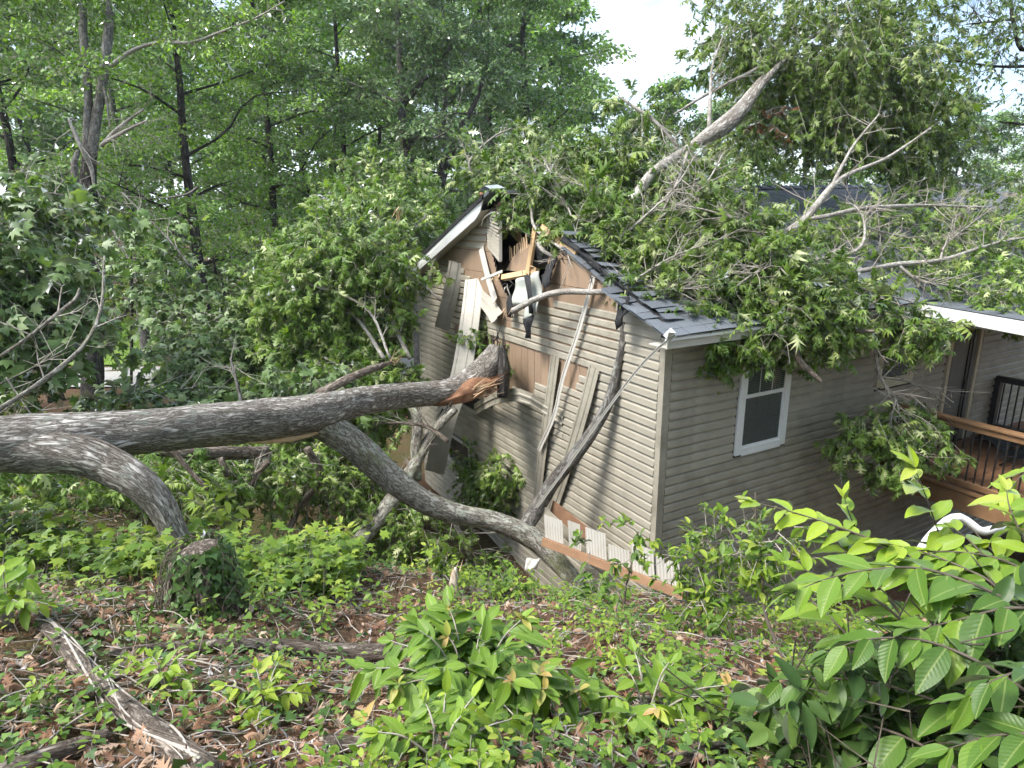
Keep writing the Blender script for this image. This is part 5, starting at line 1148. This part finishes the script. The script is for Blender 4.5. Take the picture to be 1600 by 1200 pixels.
# ------------------------------------------------------------------ the bank: litter, ground cover, seedlings
def patch(x, y, a=1.0): return .5 + .25 * np.sin(1.9 * x * a + 1.1 * y + .7) * np.sin(1.4 * y * a - .8 * x + 2) + .25 * np.sin(4.3 * x * a - 2.7 * y) * np.sin(3.7 * y * a + 1.9 * x + 1)
def scatter_pts(n, y0=.7, y1=8.2, pw=1.6):
    y = y0 + (y1 - y0) * RNG.random(n) ** pw; x = RNG.uniform(-1, 1, n) * (1.15 * y + 1.3)
    hx = (x - CORNER[0]) * HX[0] + (y - CORNER[1]) * HX[1]; hy = (x - CORNER[0]) * HY[0] + (y - CORNER[1]) * HY[1]
    k = ~((hx > -.05) & (hy > -.05)); return x[k], y[k]
def ground_normal(x, y):
    e = .05; return unit(np.c_[-(gz(x + e, y) - gz(x - e, y)) / (2 * e), -(gz(x, y + e) - gz(x, y - e)) / (2 * e), np.ones(len(x))])
LITTER = leaf_mat('dead_leaf', [(0, (.13, .065, .04)), (.4, (.28, .155, .095)), (.75, (.42, .26, .17)), (1, (.56, .43, .31))], .8, .15, .2)
x, y = scatter_pts(30000); n = len(x)
pos = np.c_[x, y, gz(x, y) + RNG.uniform(.004, .03, n)]; nr = unit(ground_normal(x, y) + RNG.normal(0, .55, (n, 3))); ax = RNG.normal(0, 1, (n, 3)); ax -= nr * (ax * nr).sum(1, keepdims=True)
v, f, r = leaf_arrays(T_oak(), pos, ax, nr, RNG.uniform(.03, .10, n), RNG.random(n), RNG.uniform(.35, 1.1, n), RNG.uniform(-4, 6, n))
tag(link('leaf_litter', mesh_np('leaf_litter', v, f, {'rnd': r}), LITTER), 'brown dead oak leaves littering the bank', None, kind='stuff')
IVY = leaf_mat('ivy_leaf', [(0, (0.043, 0.091, 0.024)), (.35, (0.084, 0.162, 0.036)), (.7, (0.159, 0.263, 0.048)), (1, (0.281, 0.385, 0.072))], .38, .25, .6)
x, y = scatter_pts(38000); k = RNG.random(len(x)) < np.clip((patch(x, y) - .38) * 3.0, .05, 1); x, y = x[k], y[k]; n = len(x)
pos = np.c_[x, y, gz(x, y) + RNG.uniform(.01, .11, n)]; nr = unit(ground_normal(x, y) + RNG.normal(0, .45, (n, 3)) + [0, -.15, .2]); ax = RNG.normal(0, 1, (n, 3)); ax -= nr * (ax * nr).sum(1, keepdims=True)
v, f, r = leaf_arrays(T_ivy(), pos, ax, nr, RNG.uniform(.022, .055, n), np.clip(patch(x, y, .7) * .6 + RNG.normal(.1, .22, n), 0, 1))
tag(link('ivy_ground_cover', mesh_np('ivy_ground_cover', v, f, {'rnd': r}), IVY), 'low green ivy and weeds creeping over the bank', None, kind='stuff')
# seedlings: little stalks with whorls of pointed leaves
SEED = leaf_mat('seedling_leaf', [(0, (0.077, 0.154, 0.019)), (.35, (0.144, 0.257, 0.027)), (.7, (0.244, 0.366, 0.038)), (1, (0.379, 0.455, 0.068))], .42, .4, .5)
def seedlings(name, x, y, hgt, nl, leaf, tm, label, spread=1.0):
    n = len(x); base = np.c_[x, y, gz(x, y)]; d = unit(RNG.normal(0, .25, (n, 3)) + [0, 0, 1]); tip = base + d * hgt[:, None]
    t = RNG.beta(2.2, 1.0, (n, nl)); az = (np.arange(nl) * 2.4)[None] + RNG.uniform(0, 6.28, (n, 1)); sp = spread * leaf * .5
    hd = np.stack([np.cos(az), np.sin(az), np.zeros_like(az)], -1)
    pos = base[:, None] * (1 - t[..., None]) + tip[:, None] * t[..., None] + hd * sp * RNG.uniform(.1, 1.6, (n, nl, 1))
    ax = hd + RNG.normal(0, .25, hd.shape) + np.stack([0 * az, 0 * az, RNG.uniform(-.45, .35, az.shape)], -1); nr = unit(RNG.normal(0, .3, hd.shape) + [0, 0, 1.0])
    tone = np.clip(RNG.normal(.5, .22, (n, 1)) + RNG.normal(0, .12, (n, nl)), 0, 1)
    v, f, r = leaf_arrays(tm, pos.reshape(-1, 3), ax.reshape(-1, 3), nr.reshape(-1, 3), leaf * RNG.uniform(.6, 1.25, n * nl), tone.ravel())
    o = tag(link(name, mesh_np(name, v, f, {'rnd': r}), SEED), label, None, kind='stuff')
    a, b, c = twig_arrays(base, tip, np.full(n, .003), np.full(n, .0015)); tag(link(name + '_stalks', mesh_np(name + '_stalks', a, b, {'tc': c}), TWIG), 'thin stalks of the ' + label, None, kind='stuff')
x, y = scatter_pts(6600, .9, 7.8, 1.1); k = RNG.random(len(x)) < np.clip((patch(x + 3, y + 1, .8) - .46) * 3.2, .05, .9); x, y = x[k], y[k]
seedlings('low_weeds', x, y, RNG.uniform(.04, .2, len(x)), 10, .042, OVAL, 'low bright green weeds scattered over the bank')
x, y = scatter_pts(1900, 2.6, 7.6, .8); k = (RNG.random(len(x)) < np.clip((patch(x + 7, y + 3, .6) - .3) * 2, .05, .9)) & (((x < -.6) & (y > 3.6)) | (x > .9) | (y > 5.2)) & ~((x < -1.0) & (y > 5.4)) & ~((x > .2) & (x < 2.4) & (y > 4.6)); x, y = x[k], y[k]
seedlings('tall_weeds', x, y, RNG.uniform(.15, .4, len(x)), 16, .062, OVAL, 'taller leafy weeds growing thickest at the brow of the bank', 1.6)
x = RNG.uniform(-4.4, -1.3, 240); y = 4.3 + RNG.random(240) * 1.0
seedlings('maple_seedlings', x, y, RNG.uniform(.15, .38, len(x)), 9, .10, T_maple(), 'maple seedlings with pale lobed leaves below the trunk', 1.7)
# thin vines crawling over the bank
parts = []
for i in range(170):
    yy = .9 + 5.6 * RNG.random(); xx = RNG.uniform(-1, 1) * (yy + .4); az = RNG.uniform(0, 6.28); pts = []
    for q in range(9):
        pts.append((xx, yy, float(gz(xx, yy)) + RNG.uniform(.005, .07))); az += RNG.normal(0, .55); xx += .11 * math.cos(az); yy += .11 * math.sin(az)
    c_ = catmull(pts, 22); parts.append(tube_arrays(c_, np.full(22, RNG.uniform(.002, .0055)), 4, 0, 0, False))
a, b, c = merge(parts); tag(link('bank_vines', mesh_np('bank_vines', a, b, {'tc': c}, True), TWIG), 'tangled thin brown vines crawling over the bank', None, kind='stuff')
# fine fallen twigs
x, y = scatter_pts(3200); n = len(x); p0 = np.c_[x, y, gz(x, y) + .01]; d = unit(RNG.normal(0, 1, (n, 3)) * [1, 1, .12]); L = RNG.uniform(.06, .5, n)[:, None]; p1 = p0 + d * L; p1[:, 2] = gz(p1[:, 0], p1[:, 1]) + RNG.uniform(.005, .06, n)
a, b, c = twig_arrays(p0, p1, RNG.uniform(.002, .006, n), RNG.uniform(.001, .003, n)); tag(link('fallen_twigs', mesh_np('fallen_twigs', a, b, {'tc': c}), TWIG), 'fine broken twigs strewn over the bank', None, kind='stuff')
# ------------------------------------------------------------------ foreground shrubs with leaves one by one
def big_leaf(seed):
    rg = np.random.default_rng(seed); nu, nv = 5, 9; V = []; UVs = []
    bend = rg.uniform(.10, .30); curl = rg.uniform(-.08, .08); fold = rg.uniform(.18, .4)
    for i in range(nv):
        t = i / (nv - 1); w = .23 * math.sin(math.pi * t ** .85) ** .85 * (1 - .22 * t) + (.004 if t < 1 else 0)
        for j in range(nu):
            s = (j - 2) / 2
            V.append((s * w + curl * t * t, t, fold * abs(s) * w - bend * t * t + .012 * math.sin(t * 19 + s * 2 + seed) * abs(s))); UVs.append((s * w, t, 0))
    Fc = [(i * nu + j, i * nu + j + 1, (i + 1) * nu + j + 1, (i + 1) * nu + j) for i in range(nv - 1) for j in range(nu - 1)]
    return np.array(V), np.array(Fc), np.array(UVs)
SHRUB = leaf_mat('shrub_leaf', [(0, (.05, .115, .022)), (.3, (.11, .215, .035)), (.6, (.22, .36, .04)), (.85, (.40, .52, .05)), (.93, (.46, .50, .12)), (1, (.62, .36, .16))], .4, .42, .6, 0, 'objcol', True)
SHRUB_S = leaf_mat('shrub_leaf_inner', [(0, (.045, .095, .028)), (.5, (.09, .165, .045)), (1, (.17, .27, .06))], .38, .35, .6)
BL = []
for i in range(6):
    v, f, u = big_leaf(i); me = mesh_np('leaf', v, f, {'luv': u}, True); me.materials.append(SHRUB); BL.append(me)
bl0 = big_leaf(3); BLT = (bl0[0], np.vstack([bl0[1][:, [0, 1, 2]], bl0[1][:, [0, 2, 3]]]))
def put_leaf(root, pos, ax, nr, size, tone):
    ax = unit(np.asarray(ax, float)); x = unit(np.cross(ax, nr)); z = np.cross(x, ax)
    o = link('leaf', BL[random.randrange(6)], None, root)
    M = Matrix(((x[0], ax[0], z[0], 0), (x[1], ax[1], z[1], 0), (x[2], ax[2], z[2], 0), (0, 0, 0, 1)))
    o.matrix_basis = Matrix.Translation(Vector([float(c) for c in pos])) @ M @ Matrix.Diagonal((size, size, size, 1)); o.color = (tone, tone, tone, 1)
def leafy_branch(root, pts, r0, nleaf, size, tone, start=.25, droop=.35, spread=.9, bark=TWIG_DARK, tip=3):
    p = catmull(pts, 40); tube('stem', pts, list(np.linspace(r0, .0015, len(pts))), bark, root, 6, 24)
    for i in range(nleaf + tip):
        t = start + (1 - start) * min(1.0, (i + .5) / nleaf); k = min(int(t * 39), 38); T = unit(p[k + 1] - p[k]); a = p[k] * .5 + p[k + 1] * .5
        sd = unit(np.cross(T, [0, 0, 1.0]) + 1e-6) * (1 if i % 2 else -1)
        ax = unit(T * random.uniform(.35, .9) + sd * spread * random.uniform(.6, 1.1) + np.array([0, 0, -droop * random.uniform(.2, 1.3)]) + RNG.normal(0, .15, 3))
        if i >= nleaf: ax = unit(T + RNG.normal(0, .35, 3))
        nr = unit(np.array([0, 0, 1.0]) + RNG.normal(0, .3, 3))
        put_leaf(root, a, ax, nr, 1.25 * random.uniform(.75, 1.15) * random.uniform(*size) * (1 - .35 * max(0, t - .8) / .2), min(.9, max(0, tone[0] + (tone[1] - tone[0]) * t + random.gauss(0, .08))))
rs = root_at('leafy_shrub', GP(1500, 1195), 'large broad-leaved green shrub arching in from the right foreground', 'shrub')
RB = [ # px path with depth, leaves, size, tone
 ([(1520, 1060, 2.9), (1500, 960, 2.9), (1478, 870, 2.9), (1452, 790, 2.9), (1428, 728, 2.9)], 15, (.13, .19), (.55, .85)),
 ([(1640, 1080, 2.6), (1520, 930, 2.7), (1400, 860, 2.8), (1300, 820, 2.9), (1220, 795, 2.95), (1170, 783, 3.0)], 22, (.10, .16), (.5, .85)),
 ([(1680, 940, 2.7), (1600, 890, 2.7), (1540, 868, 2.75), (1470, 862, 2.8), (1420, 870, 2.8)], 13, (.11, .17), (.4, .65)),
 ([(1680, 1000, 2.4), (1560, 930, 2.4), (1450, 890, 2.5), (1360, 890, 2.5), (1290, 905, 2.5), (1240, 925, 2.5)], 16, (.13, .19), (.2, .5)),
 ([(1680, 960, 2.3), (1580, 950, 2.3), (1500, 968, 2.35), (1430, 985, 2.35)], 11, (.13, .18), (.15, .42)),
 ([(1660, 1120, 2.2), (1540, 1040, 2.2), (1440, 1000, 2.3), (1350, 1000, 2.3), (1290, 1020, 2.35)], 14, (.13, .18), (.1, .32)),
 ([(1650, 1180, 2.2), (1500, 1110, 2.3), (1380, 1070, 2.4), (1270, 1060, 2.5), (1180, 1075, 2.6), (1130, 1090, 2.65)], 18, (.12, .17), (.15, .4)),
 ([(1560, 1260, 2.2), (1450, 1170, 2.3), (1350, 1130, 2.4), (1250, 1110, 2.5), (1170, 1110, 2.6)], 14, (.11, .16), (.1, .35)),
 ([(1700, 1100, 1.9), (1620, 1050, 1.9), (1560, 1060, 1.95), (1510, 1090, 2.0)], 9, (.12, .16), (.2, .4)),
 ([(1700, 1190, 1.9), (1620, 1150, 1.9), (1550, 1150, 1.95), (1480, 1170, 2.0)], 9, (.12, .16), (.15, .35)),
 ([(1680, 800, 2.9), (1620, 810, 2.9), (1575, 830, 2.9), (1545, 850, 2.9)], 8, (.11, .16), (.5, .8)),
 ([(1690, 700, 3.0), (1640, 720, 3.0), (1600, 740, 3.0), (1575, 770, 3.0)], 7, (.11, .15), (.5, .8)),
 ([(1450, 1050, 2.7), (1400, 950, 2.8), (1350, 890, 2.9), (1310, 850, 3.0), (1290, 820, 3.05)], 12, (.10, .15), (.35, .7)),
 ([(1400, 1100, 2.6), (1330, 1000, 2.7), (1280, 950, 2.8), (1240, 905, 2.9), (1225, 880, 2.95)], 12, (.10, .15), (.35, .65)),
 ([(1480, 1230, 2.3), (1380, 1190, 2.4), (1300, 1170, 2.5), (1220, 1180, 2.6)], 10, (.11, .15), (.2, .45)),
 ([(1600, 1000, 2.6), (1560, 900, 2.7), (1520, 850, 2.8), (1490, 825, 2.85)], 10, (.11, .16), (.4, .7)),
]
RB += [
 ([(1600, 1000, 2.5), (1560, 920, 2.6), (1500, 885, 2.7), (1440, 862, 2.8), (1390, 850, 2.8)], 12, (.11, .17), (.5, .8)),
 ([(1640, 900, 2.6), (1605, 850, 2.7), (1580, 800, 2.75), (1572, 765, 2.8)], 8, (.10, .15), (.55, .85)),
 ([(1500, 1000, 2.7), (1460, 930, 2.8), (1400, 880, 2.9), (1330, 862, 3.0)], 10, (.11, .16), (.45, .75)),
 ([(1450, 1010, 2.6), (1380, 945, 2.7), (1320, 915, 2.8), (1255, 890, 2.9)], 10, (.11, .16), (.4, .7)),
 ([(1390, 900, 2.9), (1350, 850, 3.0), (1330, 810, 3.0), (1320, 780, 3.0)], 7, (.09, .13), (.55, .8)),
]
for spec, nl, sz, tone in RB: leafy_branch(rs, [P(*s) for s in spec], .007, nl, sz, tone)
n = 2600      # inner leaves; a darker leaf colour stands in for the shade inside
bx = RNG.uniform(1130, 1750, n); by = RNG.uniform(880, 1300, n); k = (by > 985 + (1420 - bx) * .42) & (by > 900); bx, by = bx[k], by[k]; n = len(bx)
pos = np.array([P(a, b, 2.35 + .8 * RNG.random()) for a, b in zip(bx, by)]); ok_ = pos[:, 2] > gz(pos[:, 0], pos[:, 1]) + .05; pos = pos[ok_]; n = len(pos)
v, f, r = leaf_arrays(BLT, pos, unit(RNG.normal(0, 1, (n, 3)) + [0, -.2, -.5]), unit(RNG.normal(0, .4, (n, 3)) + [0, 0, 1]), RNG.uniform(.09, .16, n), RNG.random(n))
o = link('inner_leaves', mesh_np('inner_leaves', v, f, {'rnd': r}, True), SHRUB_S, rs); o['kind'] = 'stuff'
p0 = pos[::3]; p1 = p0 + unit(RNG.normal(0, 1, (len(p0), 3)) + [.4, 0, -.8]) * .35; a, b, c = twig_arrays(p0, p1, np.full(len(p0), .002), np.full(len(p0), .004)); link('inner_twigs', mesh_np('inner_twigs', a, b, {'tc': c}), TWIG_DARK, rs)['kind'] = 'stuff'

def bushy(name, label, base, rad, h, nst, nl, size, tone, seed, tips=.25, lean=(0, 0)):
    rg = np.random.default_rng(seed); root = root_at(name, base, label, 'shrub')
    for i in range(nst):
        az = i * 2.4 + rg.uniform(-.4, .4); q = math.sqrt((i + .6) / nst); e = np.asarray(base) + np.array([math.cos(az) * rad * q + lean[0], math.sin(az) * rad * q * .8 + lean[1], h * (1 - .55 * q * q) * rg.uniform(.75, 1.1)])
        m_ = np.asarray(base) * .45 + e * .55 + np.array([0, 0, h * .18])
        leafy_branch(root, [base, m_, e], .006, nl, size, tone, .38, .7, .9, TWIG, 2)
        if rg.random() < tips:
            for _ in range(4): put_leaf(root, e, unit(rg.normal(0, .6, 3) + [0, 0, .4]), unit(rg.normal(0, .3, 3) + [0, 0, 1]), random.uniform(.05, .085), random.uniform(.93, 1.0))
    return root
bushy('laurel_shrub', 'round glossy shrub with peach new leaves in the middle foreground', GP(735, 1115), .50, .46, 28, 11, (.10, .155), (.18, .52), 3, .5)
bushy('laurel_shrub', 'low paler green shrub in front of the round glossy one', GP(690, 1195), .30, .2, 10, 8, (.06, .10), (.35, .65), 4, .3)
bushy('laurel_shrub', 'spreading green plants growing under the right-hand shrub', GP(1010, 1130), .42, .30, 13, 8, (.07, .12), (.35, .65), 5, .1)
bushy('seedling_shrub', 'drooping yellow-green seedling in front of the lower limb', GP(350, 850), .38, .62, 8, 7, (.11, .17), (.6, .86), 6, .1)
bushy('seedling_shrub', 'yellowing seedling cluster left of the forked limb', GP(520, 868), .34, .34, 9, 7, (.09, .15), (.7, .9), 7, .3)
bushy('seedling_shrub', 'leafy seedling at the left picture edge above the vine log', GP(15, 985), .25, .42, 9, 7, (.07, .12), (.35, .65), 8, .0)
bushy('seedling_shrub', 'small light green seedling beside the vine log', GP(262, 1078), .14, .18, 6, 5, (.05, .08), (.5, .7), 9, .0)
bushy('seedling_shrub', 'bushy low seedling in the left foreground leaf litter', GP(415, 1110), .24, .20, 11, 8, (.045, .075), (.6, .8), 10, .0)
bushy('seedling_shrub', 'dark glossy ivy seedling below the splintered stub', GP(790, 935), .28, .30, 9, 8, (.06, .09), (.1, .35), 11, .0)
bushy('seedling_shrub', 'dark leafy plants at the foot of the forked limb', GP(930, 950), .42, .34, 12, 8, (.07, .11), (.15, .45), 12, .0)
bushy('seedling_shrub', 'leafy green seedlings hiding the foot of the lower limb', GP(268, 868), .34, .34, 11, 8, (.07, .12), (.3, .6), 13, .0)
# slender saplings before the side wall
def thin_sapling(label, spec, blobs, leaf, lm=None):
    r = root_at('sapling', P(*spec[0][:3]), label, 'sapling'); limb('stem', spec, TWIG_DARK, r, 6, 0, 1)
    foliage('foliage', blobs, lm or SEED, r, TWIG, per=8, leaf=leaf, droop=.1, tm=OVAL, L=(.1, .3), flat=.35)
thin_sapling('slender bare-stemmed sapling in front of the side wall', [(1250, 1080, 4.2, 9), (1215, 1010, 4.4, 7), (1194, 950, 4.5, 6), (1190, 880, 4.6, 4), (1182, 830, 4.6, 3), (1180, 770, 4.6, 2)], [(1205, 840, 4.6, .22, .2, .22, 18), (1175, 850, 4.6, .15, .15, .12, 10), (1220, 890, 4.6, .15, .15, .15, 10)], .075)
thin_sapling('pale green sapling beside the house corner', [(1096, 975, 5.0, 5), (1096, 900, 5.1, 4), (1100, 850, 5.1, 2)], [(1110, 870, 5.1, .3, .25, .2, 36), (1150, 850, 5.1, .22, .2, .2, 26), (1140, 930, 4.9, .35, .25, .2, 40), (1085, 920, 5, .2, .2, .2, 20)], .07)
thin_sapling('yellow-leaved sapling in front of the fascia board', [(972, 985, 5.6, 4), (978, 920, 5.6, 3), (995, 850, 5.6, 2)], [(1000, 835, 5.6, .1, .08, .08, 5), (1000, 885, 5.6, .14, .12, .08, 7), (925, 845, 5.6, .05, .05, .1, 4)], .085)
thin_sapling('small vine with round yellow leaves left of the limb foot', [(690, 930, 6.2, 3), (694, 890, 6.2, 3), (700, 862, 6.2, 2)], [(700, 866, 6.2, .08, .06, .08, 5), (690, 885, 6.2, .12, .1, .1, 6)], .095)
# ------------------------------------------------------------------ logs, stump, sticks
def log(name, label, pxs, mat=LOGBARK, lift=1.0, sides=18, rough=.09, seed=0, cat='log'):
    pts, rad = [], []
    for (a, b, wpx) in pxs:
        g = GP(a, b + wpx * .35); w = g @ FW; r = wpx * w / F_PX / 2; pts.append(g + np.array([0, 0, r * lift])); rad.append(r)
    o = tube(name, pts, rad, mat, None, sides, max(20, len(pxs) * 10), rough, seed); tag(o, label, cat); return o, np.array(pts), np.array(rad)
lg, lp, lr = log('vine_log', 'vine-wrapped weathered log slanting across the lower left foreground', [(22, 938, 18), (80, 985, 24), (130, 1045, 28), (185, 1100, 30), (250, 1150, 34), (330, 1215, 40)], seed=61)
pr = catmull(np.c_[lp, lr], 120)
for k in range(7):
    pts = []
    for i in range(0, 120, 3):
        th = k * .9 + 1.9 * math.sin(i * .035 * (1 + .2 * k) + k * 2.0); T = unit(pr[min(i + 1, 119), :3] - pr[max(i - 1, 0), :3]); s1 = unit(np.cross(T, [0, 0, 1.0])); s2 = np.cross(s1, T)
        pts.append(pr[i, :3] + (s1 * math.cos(th) + s2 * abs(math.sin(th))) * pr[i, 3] * 1.08)
    tube('vine', pts, [.006 - .0006 * k] * len(pts), TWIG_DARK if k % 2 else TWIG, lg, 5, 90)
log('log', 'half-buried grey log crossing the middle of the foreground', [(170, 1022, 12), (260, 1014, 17), (350, 1010, 20), (440, 1014, 24), (530, 1022, 27), (640, 1022, 25)], seed=62)
log('log', 'short split log lying in the bottom left corner', [(-10, 1215, 34), (60, 1192, 36), (120, 1172, 34), (172, 1152, 26)], seed=63)
log('log', 'pale stick log among leaves at the bottom right of centre', [(1010, 1205, 18), (1090, 1180, 19), (1180, 1152, 15)], seed=64)
log('log', 'small grey log end left of the round shrub', [(505, 1160, 22), (560, 1166, 24), (620, 1172, 22)], seed=65)
log('log', 'dark log end to the right of the round shrub', [(905, 1108, 18), (960, 1102, 16), (1015, 1094, 12)], seed=66)
for i, (pxs, lab) in enumerate((([(470, 915, 6), (540, 945, 8), (600, 965, 9), (640, 958, 5)], 'curved bare stick above the round shrub'), ([(440, 895, 9), (462, 868, 11), (478, 842, 10)], 'short grey stick standing by the yellow seedlings'), ([(470, 888, 8), (520, 882, 8)], 'pale stick beside the yellow seedlings'),
        ([(50, 885, 6), (110, 858, 8), (140, 850, 5)], 'pale bent stick at the left below the trunk'), ([(95, 935, 5), (160, 928, 6), (230, 930, 7)], 'grey stick on the litter left of the stump'), ([(175, 928, 5), (205, 890, 5), (240, 868, 4)], 'thin stick propped left of the stump'), ([(0, 815, 8), (40, 822, 9), (75, 835, 7)], 'pale broken stick at the left edge'), ([(20, 1170, 14), (60, 1150, 10)], 'small dark stick in the lower left litter'), ([(600, 1215, 18), (625, 1185, 16), (640, 1165, 12)], 'weathered stick poking up below the round shrub'), ([(420, 1200, 6), (440, 1120, 5), (455, 1065, 4)], 'thin upright twig in the left foreground'))):
    log('stick', lab, pxs, LOGBARK, .9, 8, .06, 80 + i, 'stick')
st_ = root_at('ivy_stump', GP(316, 962), 'ivy-covered rotting stump draped with brown vines on the bank', 'stump')
gb = GP(316, 962); sw = gb @ FW; u_ = sw / F_PX
sp_ = [gb + np.array([0, .05, -.1]), gb + np.array([.0, .06, .2]), gb + np.array([.02, .08, .36]), gb + np.array([.03, .08, .46])]
tube('stump_body', sp_, [.24, .2, .17, .08], LOGBARK, st_, 20, 16, .14, 90)
n = 900; th = RNG.uniform(0, 6.28, n); hh = RNG.random(n) ** .8 * .5; rr_ = .25 - .14 * hh / .58 + RNG.uniform(-.01, .05, n); k = (np.cos(th) > -.35) | (RNG.random(n) < .35)
pos = (gb + np.array([0, .06, 0]))[None] + np.c_[np.cos(th) * rr_, np.sin(th) * rr_, hh]; pos = pos[k]; th = th[k]; n = len(pos)
v, f, r = leaf_arrays(T_ivy(), pos, np.c_[np.cos(th) * .5, np.sin(th) * .5, -np.ones(n)] + RNG.normal(0, .4, (n, 3)), np.c_[np.cos(th), np.sin(th), np.full(n, .6)] + RNG.normal(0, .3, (n, 3)), RNG.uniform(.035, .07, n), RNG.random(n) * .45)
link('ivy_leaves', mesh_np('ivy_leaves', v, f, {'rnd': r}), IVY, st_)['kind'] = 'stuff'
parts = []
for i in range(24):
    t0 = random.uniform(2.2, 6.0); pts = []
    for q in range(7):
        s = q / 6; t = t0 + random.uniform(-.25, .25) + .5 * s * random.uniform(-1, 1); R_ = .09 + .2 * s ** .6 + random.uniform(0, .03); pts.append(gb + np.array([math.cos(t) * R_, .06 + math.sin(t) * R_, .5 - .45 * s ** 1.5 + random.uniform(-.02, .02)]))
    cp_ = catmull(pts, 14); parts.append(tube_arrays(cp_, np.full(14, random.uniform(.0015, .0035)), 4, 0, 0, False))
a, b, c = merge(parts); link('dry_vines', mesh_np('dry_vines', a, b, {'tc': c}, True), TWIG_DARK, st_)['kind'] = 'stuff'
ss = root_at('splintered_stub', GP(711, 925), 'pale splintered stub standing on the bank before the wall', 'stump')
g_ = GP(711, 925); tube('stub', [g_, g_ + np.array([.0, 0, .12]), g_ + np.array([.012, 0, .24])], [.045, .04, .012], surf('bleached_wood', (.5, .42, .33), (.66, .58, .48), 12, .85, .6, .01, (1, 1, .2)), ss, 9, 8, .25, 6)
splinters('splinters', g_ + np.array([0, 0, .16]), [0, 0, 1], 8, .14, .025, RAW_PALE, ss, 12)
g_ = GP(1216, 1062); sk = MB().box((-.035, -.035, -.1), (.035, .035, .13)).build('stake', RAW); sk.location = g_; sk.rotation_euler = (.05, -.05, .4); bevel(sk, .006); tag(sk, 'short reddish-brown wooden stake in the undergrowth right of centre', 'stake')
def rock(label, px, py, r, mat, seed):
    bm = bmesh.new(); bmesh.ops.create_icosphere(bm, subdivisions=3, radius=r); rg = np.random.default_rng(seed); k = rg.normal(0, 1, (4, 3))
    for v in bm.verts:
        d = np.array(v.co) / r; v.co *= 1 + .16 * math.sin(d @ k[0] * 2 + 1) + .12 * math.sin(d @ k[1] * 3) + .04 * math.sin(d @ k[2] * 9); v.co.z *= .62
    me = bpy.data.meshes.new('rock'); bm.to_mesh(me); bm.free(); o = link('rock', me, mat); o.location = GP(px, py); tag(o, label, 'rock')
ROCK = surf('pale_rock', (.42, .37, .31), (.58, .53, .46), 9, .9, .7, .015)
rock('pale flat rock half hidden under the right shrub', 1362, 1000, .11, ROCK, 1); rock('pinkish small rock on the litter left of the stump', 182, 1016, .035, surf('pink_rock', (.42, .27, .2), (.5, .36, .28), 9, .9, .6), 2); rock('pale rock at the left edge below the trunk', 8, 842, .08, ROCK, 3)
# ------------------------------------------------------------------ the damp air
hz_, nt_, b_, o_ = new_mat('haze_air'); nt_.nodes.remove(b_)
pv = nt_.nodes.new('ShaderNodeVolumePrincipled'); pv.inputs['Color'].default_value = (.86, .93, 1.0, 1); pv.inputs['Density'].default_value = .0006; pv.inputs['Anisotropy'].default_value = .2
nt_.links.new(pv.outputs[0], o_.inputs['Volume'])
tag(MB().box((-230, -70, -9), (230, 270, 26)).build('haze', hz_), 'thin pale haze in the air of the wood', None, kind='stuff')
